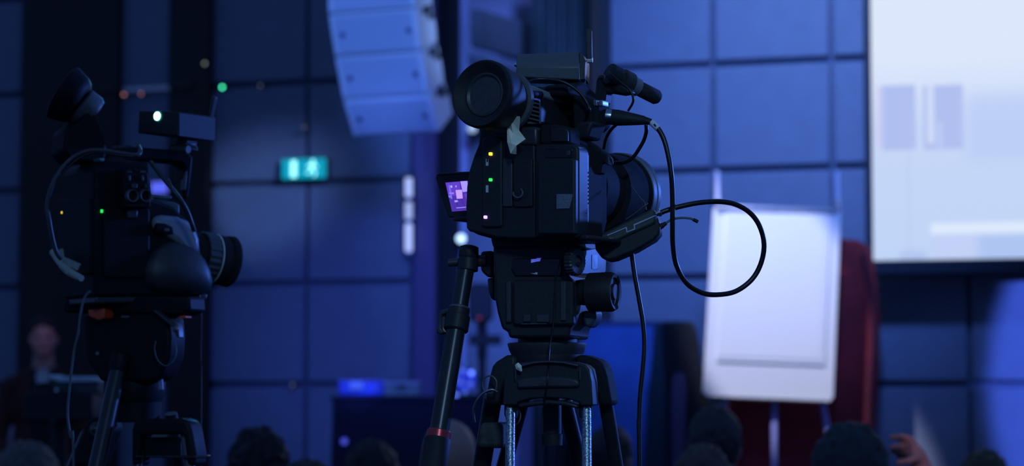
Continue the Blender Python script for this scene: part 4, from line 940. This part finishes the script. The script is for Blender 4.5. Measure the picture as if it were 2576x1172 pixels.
def leg_tube(x0, y0, v0, x1, y1, v1, r, m, name='leg', extra=None):
    a, b = tr.px(x0, y0, v0), tr.px(x1, y1, v1); k = a.z / (a.z - b.z); f = a + (b - a) * k; f.z = 0.012
    o = tr.rod(name, a, f, [(0, r), (1, r)], m, n=22)
    tr.rod('foot', f - Vector((0, 0, 0.012)), f + Vector((0, 0, 0.03)), [(0, r * 1.8), (0.4, r * 1.8), (1, r * 1.1)], M_RUB, n=18)
    return o
leg_tube(1284, 1005, -0.072, 1283, 1172, -0.10, 0.0062, M_WORN)
leg_tube(1475, 1005, -0.072, 1476, 1172, -0.10, 0.0062, M_WORN)
for x in (1286, 1474):
    p = tr.px(x, 1012, -0.0725); tr.rod('tube_socket', p, p - Vector((0, 0, 0.02)), [(0, 0.009), (0.8, 0.009), (1, 0.0075)], M_BODY, n=20, parent=yk)
# rear legs
lk = tr.prism('rear_yoke', [(1217, 1019), (1230, 946), (1237, 921), (1247, 909), (1273, 893), (1300, 892), (1300, 940), (1275, 960), (1262, 1019)], -0.04, 0.03, M_BODY, 0.006)
rk = tr.prism('rear_yoke', [(1539, 1018), (1527, 950), (1517, 914), (1500, 903), (1470, 893), (1446, 892), (1450, 940), (1486, 960), (1508, 1024)], -0.03, 0.02, M_MATTE, 0.006)
rk['label'] = 'right rear leg yoke'; lk['label'] = 'left rear leg yoke'
leg_tube(1240, 1000, 0.0, 1212, 1172, 0.035, 0.0125, M_ALU); leg_tube(1318, 990, 0.02, 1268, 1172, 0.05, 0.0105, M_ALU)
leg_tube(1522, 1000, 0.0, 1550, 1172, 0.03, 0.0095, M_ALU); leg_tube(1418, 1000, 0.03, 1460, 1172, 0.06, 0.0105, M_ALU)
tr.prism('leg_band', [(1208, 1062), (1266, 1064), (1264, 1128), (1196, 1126)], -0.022, 0.05, mat('worn_tape', (0.045, 0.055, 0.05), 0.7, var=0.5, scale=60), 0.006)
# ring and safety wire
bm = bmesh.new(); pr_ = [tr.px(1232 + 18 * math.cos(a), 967 + 22 * math.sin(a), -0.06) for a in [i * 2 * math.pi / 20 for i in range(21)]]; bm_tube(bm, pr_, 0.0011, 8, 3); add_obj('key_ring', bm, M_CABG, tr.o, smooth=True)
tr.tube('safety_wire', [(1251, 985, -0.06), (1236, 980, -0.063), (1214, 990, -0.065), (1198, 1010, -0.065), (1191, 1035, -0.06), (1194, 1062, -0.055)], 0.0016, mat('wire_steel', (0.3, 0.32, 0.36), 0.35, 0.9))
tr.tube('safety_wire', [(1303, 1030, -0.06), (1309, 1045, -0.06), (1305, 1062, -0.06), (1296, 1070, -0.05)], 0.001, M_CABG)
tr.tube('hanging_cord', [(1432, 600, -0.078), (1420, 630, -0.08), (1402, 680, -0.075), (1396, 740, -0.073), (1392, 820, -0.072), (1382, 880, -0.075), (1379, 940, -0.1), (1374, 985, -0.1), (1366, 1030, -0.09), (1361, 1080, -0.09), (1362, 1172, -0.09)], 0.0011, M_CAB)
# pan handle
ph = tr.prism('pan_handle_arm', [(1208, 632), (1240, 630), (1240, 696), (1226, 698), (1208, 680)], -0.02, 0.02, M_BODY, 0.004)
a, b = tr.px(1181, 618, -0.03), tr.px(1176, 680, -0.035)
ph2 = tr.rod('pan_handle_joint', a, b, [(0, 0.008), (0.06, 0.0125), (0.45, 0.0135), (0.5, 0.0125), (0.55, 0.0140), (1, 0.0140)], M_BODY, n=26)
a, b = tr.px(1128, 661, -0.03), tr.px(1222, 655, -0.02); tr.rod('joint_bolt', a, b, [(0, 0.0052), (0.28, 0.0055), (0.3, 0.004), (0.62, 0.004), (0.64, 0.0078), (1, 0.0078)], M_BODY2, parent=ph2, n=20)
a, b = tr.px(1172, 676, -0.035), tr.px(1104, 1090, -0.10)
hb = tr.rod('pan_handle', a, b, [(0, 0.0115), (0.26, 0.0115), (0.262, 0.0128), (1, 0.0128)], M_ALU, n=30)
d_ = b - a
tr.rod('handle_clamp', a + d_ * 0.245, a + d_ * 0.385, [(0, 0.013), (0.04, 0.0145), (0.3, 0.0145), (0.34, 0.0165), (0.93, 0.0165), (1, 0.0145)], M_BODY, parent=hb, n=30)
tr.rod('clamp_ring', a + d_ * 0.235, a + d_ * 0.256, [(0, 0.0125), (0.3, 0.0142), (0.8, 0.0142), (1, 0.0130)], M_RUBG, parent=hb, n=30)
tr.prism('clamp_lever', [(1103, 790), (1108, 780), (1136, 772), (1140, 782), (1112, 792), (1110, 826), (1118, 836), (1108, 842), (1098, 838), (1096, 826), (1102, 818)], -0.06, -0.045, M_BODY2, 0.002, parent=hb)
tr.rod('red_ring', a + d_ * 0.985, a + d_ * 1.035, [(0, 0.0150), (0.1, 0.0160), (0.9, 0.0160), (1, 0.0150)], M_RED, parent=hb, n=36)['label'] = 'red metal ring'
tr.rod('foam_grip', a + d_ * 1.03, a + d_ * 1.42, [(0, 0.0165), (0.02, 0.0175), (0.98, 0.0180), (1, 0.015)], M_RUB, parent=hb, n=36)

# ================================================================== LEFT VIDEO CAMERA
lv = Thing('video_camera', 'dark video camera at the left with a ribbed lens facing right', 'video camera', P(300, 748, 3.6), 55)
U = 0.05
lb_ = lv.prism_u('body', [(236, 420), (256, 404), (300, 398), (378, 408), (386, 500), (440, 520), (470, 552), (498, 575), (508, 640), (528, 700), (522, 738), (500, 746), (238, 748)], U, -0.07, M_INK, 0.006)
lv.prism_u('side_panel', rounded(262, 520, 378, 700, 12), U + 0.006, U - 0.01, M_INK, 0.003, parent=lb_)
lv.prism_u('side_block', [(320, 528), (340, 524), (348, 530), (346, 548), (322, 550)], U + 0.014, U, M_BODY2, 0.002, parent=lb_)
xb = lv.prism_u('audio_block', [(311, 446), (318, 428), (330, 424), (366, 426), (374, 440), (381, 518), (376, 524), (316, 522)], U + 0.03, U - 0.01, M_INK, 0.003)
for x in (330, 363):
    p = lv.pu(x, 493, U + 0.030); q = p + Vector((0.008, 0, 0))
    lv.rod('socket_ring', p - Vector((0.004, 0, 0)), q, [(0, 0.0105), (0.7, 0.0105), (1, 0.0095), (0.9, 0.008), (0.2, 0.0075)], M_RUBG, n=26, parent=xb)
    lv.prism_u('switch', rounded(x - 7, 440, x - 1, 456, 2, 2), U + 0.034, U + 0.02, M_BODY2, 0.001, parent=xb)
    lv.prism_u('latch', rounded(x + 2, 462, x + 16, 474, 2, 2), U + 0.034, U + 0.02, M_BODY2, 0.001, parent=xb)
    lv.prism_u('socket_label', rounded(x - 10, 430, x + 3, 434, 1, 2), U + 0.031, U + 0.02, M_RUBG, 0, parent=xb)
lv.prism_u('top_block', [(382, 506), (392, 500), (440, 508), (453, 514), (453, 546), (384, 544)], 0.03, -0.05, mat('green_grey', (0.055, 0.085, 0.085), 0.5), 0.003)
lv.prism_u('top_rail', [(382, 488), (432, 492), (432, 500), (382, 497)], 0.02, -0.04, mat('rail_grey', (0.12, 0.16, 0.16), 0.5), 0.001)
cv = lv.prism_u('lens_cover', [(386, 546), (410, 540), (452, 544), (472, 552), (494, 574), (504, 600), (506, 636), (470, 634), (446, 606), (420, 590), (390, 580)], 0.058, -0.05, mat('satin_lens_cover', (0.20, 0.24, 0.30), 0.45, var=0.06), 0.008)
lv.prism_u('cover_button', [(448, 548), (460, 545), (470, 552), (470, 564), (450, 562)], 0.055, 0.03, M_INK, 0.003, parent=cv)
lv.prism_u('grip_switch', [(394, 560), (418, 562), (438, 572), (438, 588), (394, 588)], 0.062, 0.03, M_INK, 0.003, parent=cv)
lv.prism_u('zoom_key', rounded(414, 574, 426, 582, 2, 2), 0.064, 0.05, M_RUBG, 0.001, parent=cv)
# hand strap, a padded bulge over the grip
bm = bmesh.new(); rings = []
for k, (y, x0, x1, bul) in enumerate(((608, 424, 456, 0.002), (616, 404, 476, 0.010), (632, 384, 498, 0.018), (655, 366, 517, 0.026), (680, 358, 529, 0.034), (708, 362, 535, 0.03), (728, 378, 530, 0.02), (740, 420, 512, 0.005))):
    a, b = lv.pu(x0, y, U + 0.002), lv.pu(x1, y, U + 0.002); ring = []
    for i in range(15):
        f = i / 14; p = a.lerp(b, f); p.x += 0.7 * bul * math.sin(math.pi * f) ** 0.4; ring.append(bm.verts.new(p))
    for i in range(15):
        f = 1 - i / 14; p = a.lerp(b, f); p.x -= 0.01; ring.append(bm.verts.new(p))
    rings.append(ring)
for k in range(len(rings) - 1):
    n = 30
    for i in range(n): bm.faces.new((rings[k][i], rings[k][(i + 1) % n], rings[k + 1][(i + 1) % n], rings[k + 1][i]))
bm.faces.new(rings[0][::-1]); bm.faces.new(rings[-1])
st = add_obj('hand_strap', bm, mat('strap_leather', (0.022, 0.025, 0.032), 0.5, var=0.3, scale=50, bump=0.3), lv.o, smooth=True)
# lens with ribbed ring
ca, cb_ = lv.pu(498, 645, -0.005), lv.pu(581, 659, -0.005); cb_.z = cb_.z; ax = (cb_ - ca); Ln = ax.length
lens = lv.rod('lens_barrel', ca - ax * 0.5, cb_, [(0, 0.036), (0.33, 0.036), (0.34, 0.039), (0.66, 0.0395), (0.67, 0.0405), (0.80, 0.0405), (0.81, 0.0385), (0.86, 0.0385), (0.88, 0.0415), (0.97, 0.0425), (1, 0.0405), (0.98, 0.037), (0.9, 0.033)], M_HOOD, n=48)
bm = bmesh.new(); bm_lathe(bm, ca + ax * 0.04, ax, [(0, 0.0395), (0.001, 0.0412), (Ln * 0.34, 0.0412), (Ln * 0.345, 0.0395)], 96, squash=lambda a, t, x, y: 1 + 0.018 * (1 if int(a / (2 * math.pi) * 96 + 0.5) % 4 < 2 else -1))
add_obj('ribbed_ring', bm, mat('rib_dark', (0.05, 0.06, 0.07), 0.5), lens)
lv.rod('white_ring', ca + ax * 0.42, ca + ax * 0.455, [(0, 0.0395), (0.1, 0.0415), (0.9, 0.0415), (1, 0.0395)], mat('white_line', (0.6, 0.62, 0.58), 0.4), n=56, parent=lens)
# viewfinder, tipped up
vt = lv.prism_u('viewfinder_tube', [(205, 300), (226, 268), (240, 276), (252, 304), (266, 346), (272, 384), (262, 408), (180, 408), (160, 380), (166, 330)], 0.02, -0.035, M_INK, 0.008)
a, b = lv.pu(206, 262, -0.005), lv.pu(163, 236, -0.02)
def oval(a_, t, x, y): return 1.0 + 0.06 * math.cos(2 * a_)
ec = lv.rod('eyecup', a, b + (b - a) * 0.1, [(0, 0.028), (0.15, 0.036), (0.35, 0.0405), (0.5, 0.042), (0.9, 0.046), (1.0, 0.0465), (1.05, 0.044), (1.0, 0.040), (0.8, 0.03), (0.5, 0.026)], M_INK, n=44)
lv.rod('eyepiece_glass', a + (b - a) * 0.5, a + (b - a) * 0.56, [(0, 0.025), (1, 0.022)], M_GLASS, n=28, parent=ec)
lv.rod('mount_ring', lv.pu(236, 290, -0.005), lv.pu(200, 262, -0.01), [(0, 0.026), (0.2, 0.030), (0.9, 0.030), (1, 0.027)], M_RUBG, n=32, parent=vt)
# handle
hn = lv.prism_u('handle', [(268, 384), (280, 374), (340, 369), (430, 376), (476, 386), (487, 394), (486, 408), (476, 500), (462, 500), (464, 420), (456, 410), (380, 404), (292, 408), (270, 402)], 0.012, -0.022, M_INK, 0.005)
lv.prism_u('handle_switch', [(296, 366), (330, 364), (336, 372), (298, 374)], 0.006, -0.015, M_BODY2, 0.001, parent=hn)
lv.prism_u('handle_plate', [(466, 430), (472, 430), (468, 478), (462, 478)], 0.0135, 0.0, M_RUBG, 0.001, parent=hn)
lv.prism_u('rear_post', [(248, 396), (310, 394), (320, 440), (244, 440)], 0.02, -0.04, M_INK, 0.004)
lv.prism_u('triangle_marker', [(249, 398), (264, 398), (259, 412)], 0.045, 0.02, mat('teal_plastic', (0.12, 0.34, 0.34), 0.5), 0.001)
# rear lamps
vr = lv.pu(240, 535, U).y
for x, m in ((158, LED_Y), (256, LED_G)):
    if x == 158:
        p = lv.px(x, 535, vr - 0.004); lv.box('indicator_led', p, (0.006, 0.004, 0.005), m, 0.0005, parent=lb_)
    else:
        p = lv.pu(x, 531, U + 0.004); lv.box('indicator_led', p, (0.004, 0.003, 0.005), m, 0.0005, parent=lb_)
p = lv.px(182, 534, vr - 0.002); lv.box('switch_label', p, (0.014, 0.002, 0.0025), M_RUBG, 0, parent=lb_)
rp = lv.prism('rear_plate', rounded(146, 500, 226, 690, 6), vr - 0.006, vr + 0.01, M_INK, 0.002, parent=lb_)
# tape wrapped around the hanging cable end
lv.tube('tape_wrap', [(133, 634, vr - 0.03), (150, 660, vr - 0.03), (170, 680, vr - 0.03), (188, 692, vr - 0.03), (205, 700, vr - 0.028)], [0.006, 0.0055, 0.007, 0.006, 0.005], mat('dimmed_tape', (0.36, 0.40, 0.32), 0.8, var=0.15, scale=80, bump=0.3), n=12)['label'] = 'pale tape wrapped around the cable end'  # darker copy of the tape; the weaker light here is in its colour
lv.prism('tape_flap', [(134, 632), (156, 625), (160, 646), (202, 664), (194, 680), (164, 666), (140, 660)], vr - 0.026, vr - 0.0245, mat('dimmed_tape', (0.36, 0.40, 0.32), 0.8, var=0.15, scale=80, bump=0.3), 0)
# tripod plate
lv.prism_u('base_plate', [(240, 744), (524, 738), (520, 756), (240, 764)], 0.045, -0.065, M_BODY2, 0.003)
# cable over the camera
lcab = Thing('camera_cable', 'grey cable arching over the back of the left camera', 'cable', P(120, 520, 3.5), 0)
lcab.tube('cord', [(348, 367, 0.03), (353, 380, 0.02), (344, 390, 0.01), (306, 386, 0.0), (260, 379, -0.01), (220, 380, -0.02), (183, 397, -0.03), (152, 430, -0.035), (131, 467, -0.04), (119, 515, -0.04), (124, 555, -0.04), (132, 600, -0.035), (142, 635, -0.03), (154, 652, -0.025)], 0.0034, mat('satin_cable', (0.05, 0.055, 0.06), 0.4))
lcab.tube('strand', [(336, 394, 0.0), (300, 391, -0.005), (262, 385, -0.012), (226, 386, -0.022), (190, 404, -0.03), (160, 434, -0.034)], 0.0016, M_CAB)
c3 = Thing('handle_cable', 'black cable running from the handle to the lens of the left camera', 'cable', P(400, 420, 3.55), 0)
c3.tube('cord', [(380, 408, 0.0), (404, 440, -0.02), (430, 472, -0.03), (452, 500, -0.03), (470, 530, -0.02), (482, 562, -0.01), (488, 580, 0.0)], 0.0038, mat('satin_cable_dark', (0.03, 0.033, 0.04), 0.4))
# ---- transmitter on the left camera
t2 = Thing('wireless_transmitter', 'dark box transmitter with a bright cyan white light, on the left camera', 'transmitter', P(450, 375, 3.6), 35)
bx2 = t2.prism('case', [(349, 278), (450, 281), (449, 344), (346, 335)], -0.04, 0.045, mat('tx_case', (0.028, 0.030, 0.034), 0.55, spec=0.25), 0.002)
t2.prism('front_plate', [(352, 306), (446, 310), (446, 340), (350, 332)], -0.0415, -0.038, M_BODY, 0.0005, parent=bx2)
p = t2.px(395, 292, -0.043); t2.rod('bright_light', p, p + Vector((0, 0.006, 0)), [(0, 0.0066), (1, 0.0072)], em('cyan_led', (0.55, 1.0, 0.97), 6.0), n=28, parent=bx2)
p = t2.px(395, 292, -0.0425); t2.rod('light_collar', p, p + Vector((0, 0.006, 0)), [(0, 0.0082), (1, 0.0082)], em('teal_collar', (0.0, 0.30, 0.28), 0.8), n=28, parent=bx2)
t2.prism('aerial', [(531, 244), (535, 240), (539, 245), (527, 304), (523, 303)], 0.04, 0.048, M_BODY2, 0.001)
p, q = t2.px(519, 303, 0.042), t2.px(530, 300, 0.042); t2.rod('aerial_connector', p, q, [(0, 0.004), (1, 0.004)], M_BODY2, n=10)
t2.prism('shoe_mount', [(446, 344), (470, 346), (468, 362), (474, 376), (432, 376), (440, 362)], -0.01, 0.015, M_BODY, 0.002)
p, q = t2.px(430, 374, -0.012), t2.px(474, 376, -0.012); t2.rod('clamp_wheel', p, q, [(0, 0.006), (0.4, 0.0075), (0.6, 0.0075), (1, 0.006)], M_BODY2, n=18)

# ================================================================== LEFT TRIPOD
base = P(345, 900, 3.62)
tl = Thing('camera_tripod', 'dark tripod with curved leg yoke, under the left camera', 'tripod', Vector((base.x, base.y, 0.0)), 22)
fh = tl.prism('fluid_head', [(205, 800), (230, 790), (412, 788), (424, 800), (428, 850), (424, 900), (404, 948), (380, 960), (250, 958), (215, 900)], -0.05, 0.0, M_INK, 0.008)
tl.prism('camera_plate', [(156, 762), (166, 750), (476, 746), (478, 782), (450, 792), (160, 786)], -0.05, 0.0, M_INK, 0.004, parent=fh)
tl.prism('plate_mark', rounded(304, 794, 324, 799, 2, 2), -0.053, -0.05, M_RUBG, 0, parent=fh)
tl.prism('red_lever', [(221, 778), (248, 776), (262, 774), (262, 800), (248, 806), (222, 796)], -0.075, -0.04, M_ORANGE, 0.002, parent=fh)['label'] = 'dull red release lever'
tl.prism('red_lever_tip', [(452, 794), (466, 794), (466, 800), (452, 800)], -0.05, -0.03, M_ORANGE, 0.001, parent=fh)
tl.prism('lock_lever', [(383, 782), (388, 779), (420, 804), (440, 806), (448, 822), (450, 850), (442, 846), (436, 828), (420, 812)], -0.066, -0.05, M_BODY2, 0.002, parent=fh)
p = tl.px(437, 827, -0.072); tl.rod('lever_screw', p, p + Vector((0, 0.01, 0)), [(0, 0.003), (0.3, 0.005), (1, 0.005)], M_RUBG, n=16, parent=fh)
tl.tube('wire_loop', [(392, 858, -0.06), (389, 880, -0.065), (397, 905, -0.068), (416, 920, -0.07), (436, 908, -0.068), (444, 884, -0.065), (440, 856, -0.06)], 0.0009, M_CABG, parent=fh)
tl.rod('head_screw', tl.px(245, 889, -0.055), tl.px(245, 889, -0.045), [(0, 0.003), (1, 0.004)], M_RUBG, n=12, parent=fh)
def turn2(name, x0, x1, y0, y1, m, prof, v=0.0):
    cx = (x0 + x1) / 2; p = tl.px(cx, y0, v); q = tl.px(cx, y1, v); r = (x1 - x0) / 2 / FPX * (tl.loc + tl.r * p.x + tl.f * p.y).y
    return tl.rod(name, p, Vector((p.x, p.y, q.z)), [(t_, r * k) for t_, k in prof], m, n=40)
turn2('bowl', 262, 416, 952, 1010, M_INK, [(0, 0.98), (0.1, 1), (0.6, 1), (1, 0.9)])
turn2('neck', 276, 406, 1005, 1062, M_INK, [(0, 1), (1, 0.95)])
tl.rod('bowl_glint', tl.px(402, 952, -0.03), tl.px(404, 980, -0.03), [(0, 0.005), (1, 0.005)], mat('bowl_glint_blue', (0.12, 0.16, 0.3), 0.4), n=12)  # blue rod painted in as the glint on the bowl
yk = tl.prism('leg_yoke', [(330, 1172), (330, 1080), (334, 1062), (350, 1054), (452, 1052), (472, 1060), (480, 1082), (491, 1144), (488, 1172), (470, 1172), (462, 1100), (456, 1092), (350, 1094), (346, 1172)], -0.075, -0.035, M_INK, 0.006, seg=3)
tl.prism('yoke_pad', rounded(360, 1100, 452, 1150, 6), -0.06, -0.04, M_INK, 0.003, parent=yk)
tl.prism('yoke_mark', rounded(382, 1093, 420, 1098, 2, 2), -0.078, -0.06, M_RUBG, 0, parent=yk)
tl.prism('yoke_strap', [(340, 1144), (490, 1146), (490, 1153), (340, 1151)], -0.079, -0.03, M_GLASS, 0.001, parent=yk)
rk = tl.prism('rear_yoke', [(205, 1090), (210, 1066), (225, 1050), (262, 1046), (270, 1080), (235, 1172), (180, 1172)], -0.02, 0.03, M_INK, 0.005)
p = tl.px(233, 1079, -0.035); tl.rod('pivot_bolt', p, p + Vector((0, 0.016, 0)), [(0, 0.002), (0.2, 0.006), (0.4, 0.006), (0.42, 0.011), (1, 0.012)], M_BODY2, n=22, parent=rk)
for (x0, y0, v0, x1, y1, v1, r, m) in ((354, 1090, -0.055, 346, 1172, -0.065, 0.008, M_ALU), (466, 1090, -0.055, 478, 1172, -0.065, 0.008, M_RUBG), (222, 1090, 0.0, 188, 1172, 0.02, 0.012, M_ALU), (262, 1090, 0.01, 240, 1172, 0.03, 0.010, M_ALU), (430, 1040, 0.02, 452, 1172, 0.05, 0.010, M_ALU)):
    a, b = tl.px(x0, y0, v0), tl.px(x1, y1, v1); k = a.z / (a.z - b.z); f = a + (b - a) * k; f.z = 0.012
    tl.rod('leg', a, f, [(0, r), (1, r)], m, n=20); tl.rod('foot', f - Vector((0, 0, 0.012)), f + Vector((0, 0, 0.03)), [(0, r * 1.7), (0.4, r * 1.7), (1, r * 1.1)], M_RUB, n=16)
a, b = tl.px(298, 925, -0.06), tl.px(244, 1172, -0.12); d_ = b - a
hb = tl.rod('pan_handle', a, b + d_ * 0.3, [(0, 0.0125), (1, 0.0132)], M_ALU, n=28)
tl.rod('handle_joint', a - d_ * 0.16, a + d_ * 0.05, [(0, 0.010), (0.2, 0.016), (0.8, 0.016), (1, 0.013)], M_INK, n=24, parent=hb)
tc_ = Thing('thin_cable', 'thin grey cable hanging down beside the left tripod', 'cable', P(227, 734, 3.45), 0)
pts = [(228, 732, 0.0), (215, 745, 0.0), (207, 766, 0.0), (201, 800, 0.0), (197, 837, 0.0), (187, 880, 0.0), (180, 930, 0.0), (174, 985, 0.0), (170, 1042, 0.0), (177, 1100, 0.0), (185, 1172, 0.0)]
bm = bmesh.new(); pp = [tc_.px(*p) for p in pts]; zf = -tc_.loc.z
pp += [Vector((pp[-1].x + 0.01, 0, -0.8)), Vector((pp[-1].x, 0.0, zf + 0.06)), Vector((pp[-1].x + 0.12, 0.05, zf + 0.004))]
bm_tube(bm, pp, 0.0019, 10); add_obj('cord', bm, M_CABG, tc_.o, smooth=True)
c4 = Thing('thin_cable', 'thin dark cable hanging from the front plate of the left camera', 'cable', P(505, 745, 3.6), 0)
pp = [c4.px(502, 742, 0.0), c4.px(506, 800, 0.0), c4.px(505, 900, 0.01), c4.px(505, 1172, 0.02)]; pp += [Vector((pp[-1].x, 0.02, -c4.loc.z + 0.05)), Vector((pp[-1].x - 0.08, 0.05, -c4.loc.z + 0.004))]
bm = bmesh.new(); bm_tube(bm, pp, 0.0012, 8); add_obj('cord', bm, mat('brown_cord', (0.03, 0.02, 0.02), 0.5), c4.o, smooth=True)
